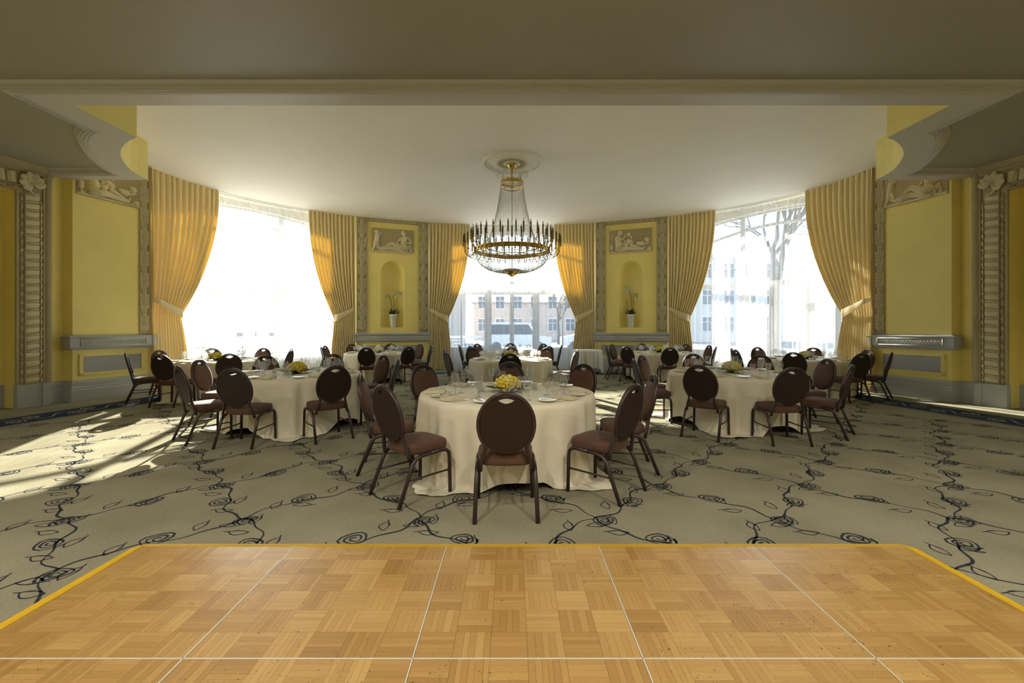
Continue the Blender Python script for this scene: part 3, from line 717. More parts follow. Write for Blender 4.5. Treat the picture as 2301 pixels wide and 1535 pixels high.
# ------------------------------------------------------------------ niche piers
def niche_pier(sx, nm, tn):
    A = Vector(EL(-38.2)); B = Vector(EL(-20.7)); ax_ = (B-A).normalized(); n_ = Vector((ax_.y, -ax_.x)); W = (B-A).length
    F = Matrix(((ax_.x, n_.x, 0, A.x), (ax_.y, n_.y, 0, A.y), (0, 0, 1, 0), (0, 0, 0, 1)))
    if sx == -1:
        F = Matrix.Diagonal((-1, 1, 1, 1)) @ F @ T(W, 0, 0) @ Matrix.Diagonal((-1, 1, 1, 1))
    nu0, nu1, nz0 = 0.74, 1.53, 1.46; R = (nu1-nu0)/2; zs = 3.66-R; uc = (nu0+nu1)/2
    wb = MB()
    Z1 = HC+0.02
    wb.add([(0,0,0),(nu0,0,0),(nu0,0,Z1),(0,0,Z1)], [(0,1,2,3)]); wb.add([(nu1,0,0),(W,0,0),(W,0,Z1),(nu1,0,Z1)], [(0,1,2,3)])
    wb.add([(nu0,0,0),(nu1,0,0),(nu1,0,nz0),(nu0,0,nz0)], [(0,1,2,3)])
    na = 24; arc = [(uc-R*math.cos(PI*k/na), zs+R*math.sin(PI*k/na)) for k in range(na+1)]
    for k in range(na): wb.add([(arc[k][0],0,arc[k][1]),(arc[k+1][0],0,arc[k+1][1]),(arc[k+1][0],0,Z1),(arc[k][0],0,Z1)], [(0,1,2,3)])
    # pier sides and back
    wb.add([(0,0,0),(0,-0.5,0),(0,-0.5,Z1),(0,0,Z1)], [(0,1,2,3)]); wb.add([(W,0,0),(W,-0.5,0),(W,-0.5,Z1),(W,0,Z1)], [(0,1,2,3)]); wb.add([(0,-0.5,0),(W,-0.5,0),(W,-0.5,Z1),(0,-0.5,Z1)], [(0,1,2,3)])
    wall = structure(build(wb, f'wall_niche_{nm}', 'yellow', mw=F), f'yellow wall pier with arched niche between the {nm} and middle windows')
    nb = MB(); D = 0.30; cols = 20
    def cyl(k, z): a = PI*k/cols; return (uc-R*math.cos(a), -D*math.sin(a), z)
    nb.grid([cyl(k, z) for z in (nz0, zs) for k in range(cols+1)], cols+1, 2)
    rows = 10; pts = []
    for j in range(rows+1):
        b = PI/2*j/rows
        for k in range(cols+1):
            a = PI*k/cols; pts.append((uc-R*math.cos(a)*math.cos(b), -D*math.sin(a)*math.cos(b), zs+R*math.sin(b)))
    # quarter dome: front edge must follow the arch, so blend x by height
    pts = []
    for j in range(rows+1):
        b = PI/2*j/rows; zz = zs+R*math.sin(b); rr = R*math.cos(b)
        for k in range(cols+1):
            a = PI*k/cols; pts.append((uc-rr*math.cos(a), -D*(rr/R)*math.sin(a), zz))
    nb.grid(pts, cols+1, rows+1)
    nb.add([cyl(k, nz0) for k in range(cols+1)], [tuple(range(cols+1))])
    nb.add([(nu0-0.0,0,nz0-0.0),(nu1,0,nz0)], [])
    build(nb, 'niche', 'yellow', wall, smooth=False)
    wall.children[0].data.polygons.foreach_set('use_smooth', [len(pl.vertices) == 4 for pl in wall.children[0].data.polygons])
    # pilasters
    for q, (u0, u1) in enumerate(((0.0, 0.33), (W-0.33, W))):
        tb = MB()
        tb.box(u0, 0, 1.28, u1, 0.015, 5.02); tb.box(u0, 0.015, 1.28, u0+0.045, 0.045, 5.02); tb.box(u1-0.045, 0.015, 1.28, u1, 0.045, 5.02)
        tb.box(u0+0.045, 0.015, 1.28, u1-0.045, 0.045, 1.34); tb.box(u0+0.045, 0.015, 4.93, u1-0.045, 0.045, 5.02)
        tb.box(u0+0.045, 0.015, 1.34, u0+0.06, 0.03, 4.93); tb.box(u1-0.06, 0.015, 1.34, u1-0.045, 0.03, 4.93)
        pt = structure(build(tb, f'trim_{tn+q}', 'taupe', mw=F), f'taupe pilaster strip of laurel leaves beside the {nm} niche')
        n = 24; pz = (4.92-1.36)/n
        for k in range(n):
            obj('laurel_bunch', LEAFB2 if k % 3 == 2 else LEAFB, pt, mw=T((u0+u1)/2, 0.016, 1.36+k*pz) @ Matrix.Diagonal((1.12, 1.8, 0.86, 1)))
    # key frieze
    kb = MB(); kb.box(0.33, 0, 4.90, W-0.33, 0.012, 5.02); kb.box(0.33, 0.012, 4.90, W-0.33, 0.03, 4.925)
    fz = structure(build(kb, f'trim_{tn+2}', 'taupe', mw=F), f'key pattern frieze above the {nm} niche')
    km = MB(); km.box(0,0.012,4.94,0.15,0.028,4.952); km.box(0,0.012,4.94,0.012,0.028,5.0); km.box(0.0,0.012,4.99,0.13,0.028,5.0); km.box(0.118,0.012,4.965,0.13,0.028,5.0); km.box(0.045,0.012,4.962,0.13,0.028,4.972)
    kmm = km.mesh('key', 'plaster'); nk = 9
    for k in range(nk): obj('key_motif', kmm, fz, mw=T(0.36+k*(W-0.72)/nk, 0, 0))
    # chair rail
    rb = MB()
    prof = [(0,0.99),(0.05,0.99),(0.075,1.015),(0.085,1.05),(0.07,1.065),(0.07,1.19),(0.09,1.205),(0.105,1.24),(0.10,1.262),(0.06,1.275),(0,1.285)]
    rb.sweep([(-0.02,-0.2),(-0.02,0.0),(W+0.02,0.0),(W+0.02,-0.2)], prof, 1)
    rl = structure(build(rb, f'trim_{tn+3}', 'bluegrey', mw=F), f'blue-grey chair rail below the {nm} niche')
    tb = MB(); nq = 52
    for k in range(nq): tb.ball((0.06+(W-0.12)*k/(nq-1), 0.072, 1.128), (0.018, 0.012, 0.045), 6, 4)
    tx = build(tb, 'beaded_frieze', 'greyorn', rl, smooth=True); tx['kind'] = 'stuff'
    # dado panel + baseboard
    db = MB()
    for (a,b,c,d) in ((0.10,W-0.10,0.48,0.53),(0.10,W-0.10,0.87,0.92),(0.10,0.17,0.48,0.92),(W-0.17,W-0.10,0.48,0.92)): db.box(a,-0.005,c,b,0.03,d,0)
    db.box(0.16,-0.005,0.52,W-0.16,0.01,0.88,1)
    structure(build(db, f'trim_{tn+4}', ['yellow', 'greymid'], mw=F), f'grey dado panel below the {nm} niche')
    bb_ = MB(); bb_.sweep([(-0.01,-0.3),(-0.01,0.0),(W+0.01,0.0),(W+0.01,-0.3)], [(0,0),(0.06,0),(0.06,0.22),(0.045,0.25),(0.03,0.36),(0.012,0.41),(0,0.41)], 1)
    structure(build(bb_, f'baseboard_niche_{nm}', 'bluegrey', mw=F), f'blue-grey baseboard below the {nm} niche')
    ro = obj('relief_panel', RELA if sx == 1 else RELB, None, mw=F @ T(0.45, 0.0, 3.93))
    tag(ro, 'plaster relief of a reclining figure and child above the left niche' if sx == 1 else 'plaster relief of a seated figure with babies above the right niche', 'relief', 'plaster relief panels')
    return F, uc, nz0
NL = niche_pier(1, 'left', 14)
NR = niche_pier(-1, 'right', 20)

def orchid(F, uc, nz, nm, flip):
    base = F @ Vector((uc+(0.02 if not flip else 0.0), -0.10, nz))
    rt = empty('orchid_plant', tuple(base))
    tag(rt, f'white orchid in tall white pot standing in the {nm} niche', 'plant', 'potted orchids in the niches')
    s = -1 if flip else 1
    mb = MB(); mb.lathe([(0.0,0.0),(0.075,0.0),(0.08,0.015),(0.115,0.38),(0.128,0.385),(0.13,0.43),(0.118,0.43),(0.112,0.40),(0.0,0.39)], 24)
    build(mb, 'pot', 'pot', rt, smooth=True)
    stems = [[(0.02,0,0.40),(0.03,0.0,0.75),(0.0,0.01,1.02),(0.10,0.02,1.20),(0.22,0.03,1.16),(0.27,0.03,1.08)], [(-0.02,0,0.40),(-0.06,0.02,0.75),(-0.10,0.02,0.98),(-0.18,0.03,1.08),(-0.30,0.04,1.02),(-0.36,0.04,0.93)]] if not flip else \
            [[(0.02,0,0.40),(0.03,0.0,0.80),(0.02,0.01,1.05),(-0.02,0.02,1.20),(-0.09,0.03,1.30),(-0.16,0.03,1.28)], [(0.06,0,0.40),(0.10,0.02,0.80),(0.09,0.02,1.02),(0.12,0.03,1.12),(0.20,0.04,1.12),(0.25,0.04,1.02)]]
    fl = MB()
    for k in range(5):
        a = 2*PI*k/5+PI/2; v, f = leaf_data(0.048, 0.024, 0.010, 4)
        fl.add([tuple(RY(a) @ Vector(p)) for p in v], f)
    fl.ball((0, 0.016, 0), 0.010, 6, 4)
    flm = fl.mesh('orchid_flower', 'orchidw', True)
    for st in stems:
        mb = MB(); mb.tube(st, [0.010,0.009,0.008,0.007,0.005,0.004], 6); build(mb, 'stem', 'stemg', rt, smooth=True)
        for q in range(8):
            f = 2.6+2.3*q/7; i = min(4, int(f)); t = f-i; a = Vector(st[i]); b = Vector(st[i+1]); p = a+(b-a)*t
            obj('flower', flm, rt, mw=T(p.x, p.y+0.03, p.z+random.uniform(-0.03, 0.03)) @ RZ(random.uniform(-0.6, 0.6)) @ RX(random.uniform(-0.3, 0.3)))
    for k, (a, L_) in enumerate(((-1.0,0.20),(-0.45,0.24),(0.5,0.26),(1.05,0.22),(0.2,0.18))):
        lv, lf = leaf_data(L_, 0.045, 0.02, 7); lb = MB(); lb.add(lv, lf)
        o = obj('leaf', lb.mesh('orchid_leaf', 'leaf', True), rt, mw=T(0, 0.02, 0.42) @ RY(a) @ RX(-0.25))
    tw = MB()
    for k in range(4):
        x = s*(0.07+0.02*k); tw.tube([(x,0.0,0.40),(x+0.01*math.sin(k),0.01,0.62),(x-0.01,0.0,0.78+0.05*k),(x+s*0.02,0.0,0.92+0.03*k)], 0.005, 5)
    build(tw, 'twigs', 'twig', rt)
orchid(*NL, 'left', False); orchid(*NR, 'right', True)

# ------------------------------------------------------------------ bow: outer wall, windows
WOFF = 0.45
def arc_tab(off):
    ph = np.linspace(-98, 98, 3921); x = (EA+off)*np.sin(np.radians(ph)); y = EC+(EB+off)*np.cos(np.radians(ph))
    s = np.concatenate([[0], np.cumsum(np.hypot(np.diff(x), np.diff(y)))]); return ph, s-np.interp(0, ph, s)
PH, SS = arc_tab(WOFF)
def s2phi(s): return float(np.interp(s, SS, PH))
def phi2s(p): return float(np.interp(p, PH, SS))
WINS = [(phi2s(-62.0), 2.50), (0.0, 2.30), (phi2s(62.0), 2.50)]
def ws(s, off=0.0):
    p = s2phi(s); x, y = EL(p, WOFF); n = ELN(p, WOFF); return (x+n[0]*off, y+n[1]*off)
def head(ds): return 4.87-0.052*ds*ds
def bar(ds): return 4.42-0.095*ds*ds
ob = MB()
smin, smax = phi2s(-90), phi2s(90)
def wall_quad(s0, s1, za, zb, zc, zd):
    a, b = ws(s0), ws(s1); a2, b2 = ws(s0, 0.35), ws(s1, 0.35)
    ob.add([(a[0],a[1],za),(b[0],b[1],zb),(b[0],b[1],zc),(a[0],a[1],zd),(a2[0],a2[1],za),(b2[0],b2[1],zb),(b2[0],b2[1],zc),(a2[0],a2[1],zd)],
           [(0,1,2,3),(7,6,5,4),(0,4,5,1),(3,2,6,7),(1,5,6,2),(0,3,7,4)])
edges = [smin]
for (c, h) in WINS: edges += [c-h, c+h]
edges += [smax]
for k in range(0, len(edges), 2):
    a, b = max(smin, edges[k]), min(smax, edges[k+1]); n = max(2, int((b-a)/0.3))
    for i in range(n): wall_quad(a+(b-a)*i/n, a+(b-a)*(i+1)/n, 0, 0, HC+0.1, HC+0.1)
for (c, h) in WINS:
    n = 20
    for i in range(n):
        d0 = -h+2*h*i/n; d1 = -h+2*h*(i+1)/n
        wall_quad(c+d0, c+d1, head(d0), head(d1), HC+0.1, HC+0.1)
structure(build(ob, 'wall_bow', 'outwall'), 'white outer wall of the curved bow with three arched openings')
for wi, (c, h) in enumerate(WINS):
    root = empty(f'window_{wi+1}'); structure(root, ['arched window of the left bay behind sheers', 'arched middle window with double door behind sheers', 'arched window of the right bay behind sheers'][wi])
    nodes = [-h, -0.92, 0.0, 0.92, h]
    fo = 0.16
    def P3(d, z, off=fo): x, y = ws(c+d, off); return Vector((x, y, z))
    def post(d, wd, z0, z1, nm='mullion', dep=0.07):
        a = P3(d-wd/2, z0, fo-dep/2); b = P3(d+wd/2, z0, fo-dep/2); a2 = P3(d-wd/2, z0, fo+dep/2)
        mb = MB(); mb.obox(a, b-a, a2-a, (0,0,z1-z0)); build(mb, nm, 'frame', root)
    def railz(d0, d1, zf, ht, nm='transom', dep=0.07):
        mb = MB(); n = 10; pts = []
        for i in range(n+1):
            d = d0+(d1-d0)*i/n; z = zf(d)
            for (dz, o) in ((0,fo-dep/2),(0,fo+dep/2),(ht,fo+dep/2),(ht,fo-dep/2)): q = P3(d, z+dz, o); pts.append(tuple(q))
        mb.grid(pts, 4, n+1, 0, True); build(mb, nm, 'frame', root)
    for d in (-h+0.04, h-0.04): post(d, 0.09, 0, head(d)+0.02, 'frame_post')
    for d in (-0.92, 0.92): post(d, 0.13, 0, head(d)+0.02)
    post(0.0, 0.15, 0, 2.66, 'door_stile')
    for d in (-0.79, 0.79): post(d, 0.12, 0.02, 2.66, 'door_stile')
    for d in (-1.8, 1.8):
        if abs(d) < h-0.3: post(d, 0.05, 0.0, bar(d), 'glazing_bar', 0.04)
    railz(-h, h, lambda d: 2.66, 0.16); railz(-h, h, bar, 0.075, 'arched_bar'); railz(-h, h, lambda d: head(d)-0.06, 0.10, 'arched_head')
    railz(-0.86, 0.86, lambda d: 0.02, 0.24, 'door_rail'); railz(-h, -0.9, lambda d: 0.0, 0.75, 'sill_panel'); railz(0.9, h, lambda d: 0.0, 0.75, 'sill_panel')
    for d in (-0.86, 0.86): pass
    for s_ in (-1, 1):
        mb = MB(); a = P3(s_*0.05, 1.05, fo-0.05); b = P3(s_*0.05, 1.05, fo-0.12); e = P3(s_*0.15, 1.05, fo-0.12); mb.tube([a, b, e], 0.012, 6); build(mb, 'door_handle', 'silver', root)
    for (d0, d1) in zip(nodes[:-1], nodes[1:]):
        for (zl, zh) in ((lambda d: 0.2, lambda d: 2.70), (lambda d: 2.78, lambda d: bar(d)+0.02), (lambda d: bar(d)+0.06, lambda d: head(d)-0.01)):
            mb = MB(); n = 6; pts = []
            for i in range(n+1):
                d = d0+(d1-d0)*i/n; pts.append(tuple(P3(d, zl(d))));
            for i in range(n+1):
                d = d0+(d1-d0)*i/n; pts.append(tuple(P3(d, zh(d))))
            mb.grid(pts, n+1, 2); build(mb, 'pane', 'pane', root)
# ------------------------------------------------------------------ sheers and drapes
PH1, SS1 = arc_tab(0.14); PH2, SS2 = arc_tab(0.0)
def cs(s, tabs, toff, off):
    p = float(np.interp(s, tabs[1], tabs[0])); x, y = EL(p, toff); n = ELN(p, toff); return (x+n[0]*off, y+n[1]*off)
def sheer(s0, s1, seed):
    r = np.random.default_rng(seed); Ls = s1-s0; nf = max(6, int(Ls/0.165)); nu = nf*8+1; zs = [HC-0.005, HC-0.06, HC-0.16, 4.5, 3.6, 2.6, 1.6, 0.8, 0.02]
    ph = np.cumsum(r.uniform(0.7, 1.3, nf)); ph = np.concatenate([[0], ph])/ph[-1]
    pts = []
    for j, z in enumerate(zs):
        drop = (HC-z)/HC
        for i in range(nu):
            f = i/(nu-1); k = f*nf; kk = min(int(k), nf-1); u = ph[kk]+(ph[kk+1]-ph[kk])*(k-kk)
            th = 2*PI*(k-kk)
            pinch = max(0, 1-(HC-z)/0.5)
            a = 0.030+0.030*drop
            wv = math.sin(th)*a*(1-0.55*pinch) + 0.012*math.sin(3.1*f*nf*0.37+seed)*drop
            su = s0+Ls*u + 0.02*math.sin(2*th)*(1-0.3*drop)
            x, y = cs(su, (PH1, SS1), 0.14, wv)
            pts.append((x, y, z))
    mb = MB(); mb.grid(pts, nu, len(zs))
    return mb
def s_at(phi, tabs): return float(np.interp(phi, tabs[0], tabs[1]))
SH = [(-87.0, -62.0, 'left window', 'left-hand'), (-62.0, -38.6, 'left window', 'right-hand'), (-20.2, 0.0, 'middle window', 'left-hand'), (0.0, 20.2, 'middle window', 'right-hand'), (38.6, 62.0, 'right window', 'left-hand'), (62.0, 87.0, 'right window', 'right-hand')]
for i, (a, b, wn, hd) in enumerate(SH):
    mb = sheer(s_at(a, (PH1, SS1))+0.01, s_at(b, (PH1, SS1))-0.01, 20+i)
    tag(build(mb, 'sheer_curtain', 'sheer', smooth=True), f'white sheer voile curtain, {hd} half of the {wn}', 'curtain', 'sheer curtains at the windows')
def drape(pout, pin, wn, hd, seed):
    """pout: angle of the hanging edge by the wall, pin: angle of the inner edge at the top"""
    r = np.random.default_rng(seed); tb = (PH2, SS2)
    s0, s1 = s_at(pout, tb), s_at(pin, tb); Ls = s1-s0; sg = 1 if Ls > 0 else -1
    nf = 14 if abs(Ls) > 2.0 else 12; nu = nf*8+1; nv = 40; ztie = 1.72
    jit = np.cumsum(r.uniform(0.75, 1.25, nf)); jit = np.concatenate([[0], jit])/jit[-1]
    fr_b = 0.50
    pts = []
    for j in range(nv):
        z = HC-0.01-(HC-0.03)*j/(nv-1)
        if z > ztie:
            t = (HC-z)/(HC-ztie); wf = 1-0.55*t**2.1; off0 = 0.02*t
        else:
            t = (ztie-z)/ztie; wf = 0.45+0.07*min(1, t*2.0)
            off0 = 0.0
        near = math.exp(-((z-ztie)/0.35)**2)
        for i in range(nu):
            f = i/(nu-1); k = f*nf; kk = min(int(k), nf-1); u = jit[kk]+(jit[kk+1]-jit[kk])*(k-kk)
            amp = (0.045+0.030*min(1, (HC-z)/0.8))*(1-0.45*near)
            th = 2*PI*(k-kk)
            d = -amp*math.cos(th) + 0.03*near*math.sin(PI*u)
            # folds run towards the tie: bias so cloth gathers by the inner part
            ss = s0+Ls*(wf*u+off0*0) + sg*0.018*math.sin(2*th)*(wf)
            x, y = cs(ss, tb, 0.0, d-0.02-0.10*near*math.sin(PI*min(1, u*1.0))*0.6)
            pts.append((x, y, z))
    root = empty('drape', (*EL(pout), 0.0))
    inv = T(-root.location.x, -root.location.y, 0)
    mb = MB(); mb.grid([tuple(inv @ Vector(p)) for p in pts], nu, nv)
    build(mb, 'fabric', 'drape', root, smooth=True)
    # crescent tieback
    tbm = MB(); n = 18; tp = []
    wt = 0.45
    for i in range(n+1):
        f = i/n; s_ = s0+Ls*(wt*f*1.04-0.02*0)
        zc = 2.06-0.34*f+0.06*(f-0.5)**2; ht = 0.10+0.13*f
        bulge = -0.16-0.02*math.sin(PI*f)
        if f > 0.9: bulge += (f-0.9)*1.2
        if f < 0.1: bulge += (0.1-f)*1.2
        x, y = cs(s_, tb, 0.0, bulge)
        for (dz, dn) in ((ht/2, 0.0), (ht*0.2, -0.008), (-ht*0.2, -0.008), (-ht/2, 0.0)): 
            x2, y2 = cs(s_, tb, 0.0, bulge+dn); tp.append((x2, y2, zc+dz))
    tbm.grid([tuple(inv @ Vector(p)) for p in tp], 4, n+1)
    build(tbm, 'tieback', 'tie', root, smooth=True)
    tag(root, f'gold pleated drape tied back, {hd} side of the {wn}', 'curtain', 'gold drapes at the windows')
for i, a in enumerate([(-90.2,-72.3,'left window','left-hand'),(-38.6,-50.0,'left window','right-hand'),(-20.4,-10.4,'middle window','left-hand'),(20.4,10.4,'middle window','right-hand'),(38.6,50.0,'right window','left-hand'),(90.2,72.3,'right window','right-hand')]):
    drape(*a, 40+i)
tk = MB()
for off in (-0.02, 0.14):
    tk.sweep([EL(p, off) for p in range(-88, 89, 4)], [(-0.02, HC), (-0.02, HC-0.012), (0.02, HC-0.012), (0.02, HC)], 1)
structure(build(tk, 'trim_30', 'white'), 'curtain tracks under the ceiling of the bow')

# ------------------------------------------------------------------ chandelier
CX, CY = 0.0, 9.69
ch = empty('chandelier', (CX, CY, 0)); tag(ch, 'large brass and crystal candle chandelier hanging over the middle of the room', 'chandelier')
rose = empty('ceiling_rose', (CX, CY, 0)); tag(rose, 'round white plaster ceiling rose above the chandelier', 'ceiling rose')
mb = MB(); mb.lathe([(0.0,HC-0.001),(0.52,HC-0.001),(0.52,HC-0.015),(0.545,HC-0.03),(0.56,HC-0.022),(0.59,HC-0.022),(0.60,HC-0.045),(0.625,HC-0.05),(0.645,HC-0.03),(0.65,HC-0.0)], 64); build(mb, 'outer_ring', 'ceiling', rose, smooth=False)
mb = MB(); mb.lathe([(0.38,HC-0.002),(0.375,HC-0.03),(0.35,HC-0.045),(0.32,HC-0.03),(0.20,HC-0.03),(0.16,HC-0.05),(0.0,HC-0.05)], 48); build(mb, 'inner_ring', 'ceiling', rose, smooth=False)
mb = MB()
for k in range(24):
    a = 2*PI*k/24; v, f = leaf_data(0.13, 0.028, 0.03, 5)
    mb.add([tuple(RZ(a) @ T(0.19, 0, HC-0.032) @ RY(PI/2) @ RZ(PI/2) @ RX(0) @ Vector((p[0], -p[1], p[2]))) for p in v], f)
    mb.ball((0.26*math.cos(a+.13), 0.26*math.sin(a+.13), HC-0.04), 0.018, 6, 4)
lf_ = build(mb, 'leaf_ornament', 'plaster', rose, smooth=True); lf_['kind'] = 'stuff'
mb = MB()
for k in range(60): a = 2*PI*k/60; mb.ball((0.575*math.cos(a), 0.575*math.sin(a), HC-0.028), 0.014, 6, 4)
be_ = build(mb, 'bead_ring', 'ceiling', rose, smooth=True); be_['kind'] = 'stuff'
mb = MB(); mb.lathe([(0.0,HC-0.05),(0.115,HC-0.05),(0.12,HC-0.065),(0.10,HC-0.085),(0.085,HC-0.12),(0.04,HC-0.15),(0.02,HC-0.165),(0.0,HC-0.165)], 24); build(mb, 'canopy', 'brass', ch, smooth=True)
mb = MB(); mb.tube([(0,0,HC-0.16),(0,0,4.62)], 0.012, 8)
for k in range(3):
    z = 4.60+k*0.05; pts = [(0.018*math.cos(t) if k % 2 else 0, 0 if k % 2 else 0.018*math.cos(t), z+0.03*math.sin(t)) for t in np.linspace(0, 2*PI, 11)]; mb.tube(pts, 0.006, 5)
mb.tube([(0,0,4.62),(0,0,2.70)], 0.010, 8); build(mb, 'chain', 'brass', ch, smooth=True)
mb = MB(); mb.lathe([(0.225,4.53),(0.245,4.53),(0.25,4.56),(0.25,4.595),(0.24,4.61),(0.225,4.60),(0.225,4.53)], 48)
mb.lathe([(0.17,4.44),(0.185,4.44),(0.185,4.46),(0.17,4.46),(0.17,4.44)], 40)
for k in range(4): a = PI/2*k; mb.tube([(0,0,4.56),(0.235*math.cos(a),0.235*math.sin(a),4.56)], 0.008, 6)
build(mb, 'crown_ring', 'brass', ch, smooth=False)
# white glass plumes above the crown
def catmull(P_, n=6):
    P_ = [Vector(p) for p in P_]; out = []
    for i in range(len(P_)-1):
        a, b, c, d = P_[max(i-1, 0)], P_[i], P_[i+1], P_[min(i+2, len(P_)-1)]
        for k in range(n):
            t = k/n; out.append(0.5*((2*b)+(c-a)*t+(2*a-5*b+4*c-d)*t*t+(3*b-a-3*c+d)*t**3))
    return out+[P_[-1]]
pl_ = catmull([(0.20,0,4.58),(0.205,0,4.68),(0.22,0,4.76),(0.27,0,4.805),(0.325,0,4.79),(0.345,0,4.745),(0.325,0,4.71),(0.30,0,4.725),(0.305,0,4.745)])
pm = MB(); pm.tube(pl_, [0.010-0.005*i/len(pl_) for i in range(len(pl_))], 7)
pmm = pm.mesh('plume', 'white', True)
for k in range(14): obj('plume', pmm, ch, mw=RZ(2*PI*k/14+0.1))
# bead strings
def octa(mb, p, r):
    x, y, z = p; mb.add([(x+r,y,z),(x,y+r,z),(x-r,y,z),(x,y-r,z),(x,y,z+r),(x,y,z-r)], [(0,1,4),(1,2,4),(2,3,4),(3,0,4),(1,0,5),(2,1,5),(3,2,5),(0,3,5)])
def string(mb, prof, a, step, r):
    P_ = [Vector((q[0]*math.cos(a), q[0]*math.sin(a), q[1])) for q in prof]; acc = 0
    for i in range(len(P_)-1):
        d = (P_[i+1]-P_[i]).length
        while acc < d: octa(mb, P_[i]+(P_[i+1]-P_[i])*(acc/d), r); acc += step
        acc -= d
mb = MB(); tent = [(0.245,4.54),(0.262,4.35),(0.29,4.15),(0.325,3.97),(0.37,3.78),(0.43,3.56),(0.50,3.38),(0.60,3.24),(0.74,3.15)]
for k in range(64): string(mb, tent, 2*PI*k/64, 0.030, 0.0105)
t1 = build(mb, 'bead_tent', 'crystal', ch); t1['kind'] = 'stuff'; t1['label'] = 'tent of crystal bead strings'
mb = MB(); bask = [(0.79,3.06),(0.785,2.99),(0.765,2.92),(0.72,2.84),(0.64,2.77),(0.52,2.70),(0.36,2.65),(0.17,2.64)]
for k in range(84): string(mb, bask, 2*PI*k/84, 0.034, 0.0125)
for rr, zz in ((0.78,3.02),(0.70,3.0),(0.60,2.97),(0.66,2.79)):
    for k in range(int(rr*110)): a = 2*PI*k/int(rr*110); octa(mb, (rr*math.cos(a), rr*math.sin(a), zz), 0.013)
t2 = build(mb, 'bead_basket', 'crystal', ch); t2['kind'] = 'stuff'; t2['label'] = 'basket of crystal bead strings'
mb = MB(); mb.lathe([(0.775,3.06),(0.81,3.06),(0.82,3.08),(0.815,3.12),(0.825,3.14),(0.80,3.15),(0.775,3.14),(0.775,3.06)], 72)
for k in range(8): a = 2*PI*k/8; mb.tube([(0,0,3.0),(0.78*math.cos(a),0.78*math.sin(a),3.06)], 0.009, 6)
mb.lathe([(0.42,2.985),(0.435,2.985),(0.435,3.0),(0.42,3.0),(0.42,2.985)], 48)
build(mb, 'gallery_ring', 'brass', ch, smooth=False)
pt = MB(); pt.box(-0.022,0.0,3.075,0.022,0.012,3.135); ptm = pt.mesh('plaque', 'brass')
for k in range(36): obj('plaque', ptm, ch, mw=RZ(2*PI*k/36) @ T(0, 0.815, 0))
def candle_arm(outer):
    ar = MB()
    if outer: ar.tube([(0.81,0,3.08),(0.84,0,3.00),(0.90,0,2.965),(0.98,0,3.01),(1.035,0,3.10),(1.05,0,3.20)], 0.0075, 6); c = (1.05, 3.20)
    else: ar.tube([(0.81,0,3.12),(0.83,0,3.20),(0.85,0,3.24),(0.885,0,3.28),(0.89,0,3.34)], 0.0075, 6); c = (0.89, 3.34)
    ar.lathe([(0.0,c[1]),(0.030,c[1]),(0.034,c[1]+0.008),(0.012,c[1]+0.012),(0.0,c[1]+0.012)], 12, (c[0],0,0))
    a = ar.mesh('candle_arm', 'brass', True)
    cn = MB(); cn.lathe([(0.0165,c[1]+0.01),(0.0155,c[1]+0.20),(0.0,c[1]+0.20)], 10, (c[0],0,0)); cm = cn.mesh('candle', 'candle', True)
    bl = MB(); bl.lathe([(0.008,c[1]+0.20),(0.013,c[1]+0.222),(0.007,c[1]+0.25),(0.0,c[1]+0.262)], 8, (c[0],0,0)); bm_ = bl.mesh('bulb', 'pot', True)
    return a, cm, bm_
for tier, n in ((True, 36), (False, 36)):
    a, cm, bm_ = candle_arm(tier)
    for k in range(n):
        o = obj('candle_arm', a, ch, mw=RZ(2*PI*(k+(0 if tier else 0.5))/n+PI/2))
        obj('candle', cm, o); obj('bulb', bm_, o)
mb = MB(); mb.lathe([(0.0,2.70),(0.15,2.70),(0.185,2.685),(0.175,2.655),(0.12,2.62),(0.125,2.60),(0.06,2.57),(0.025,2.545),(0.0,2.53)], 28); build(mb, 'bottom_cap', 'brass', ch, smooth=True)
mb = MB(); mb.tube([(0,0,2.54),(0,0,2.45)], 0.004, 5); build(mb, 'ball_chain', 'brass', ch)
mb = MB(); mb.ball((0,0,2.405), 0.046, 20, 12); mb.lathe([(0.044,2.398),(0.049,2.398),(0.049,2.408),(0.044,2.408),(0.044,2.398)], 20); build(mb, 'crystal_ball', 'crystalball', ch, smooth=True) if 'crystalball' in M else build(mb, 'crystal_ball', 'crystal', ch, smooth=True)

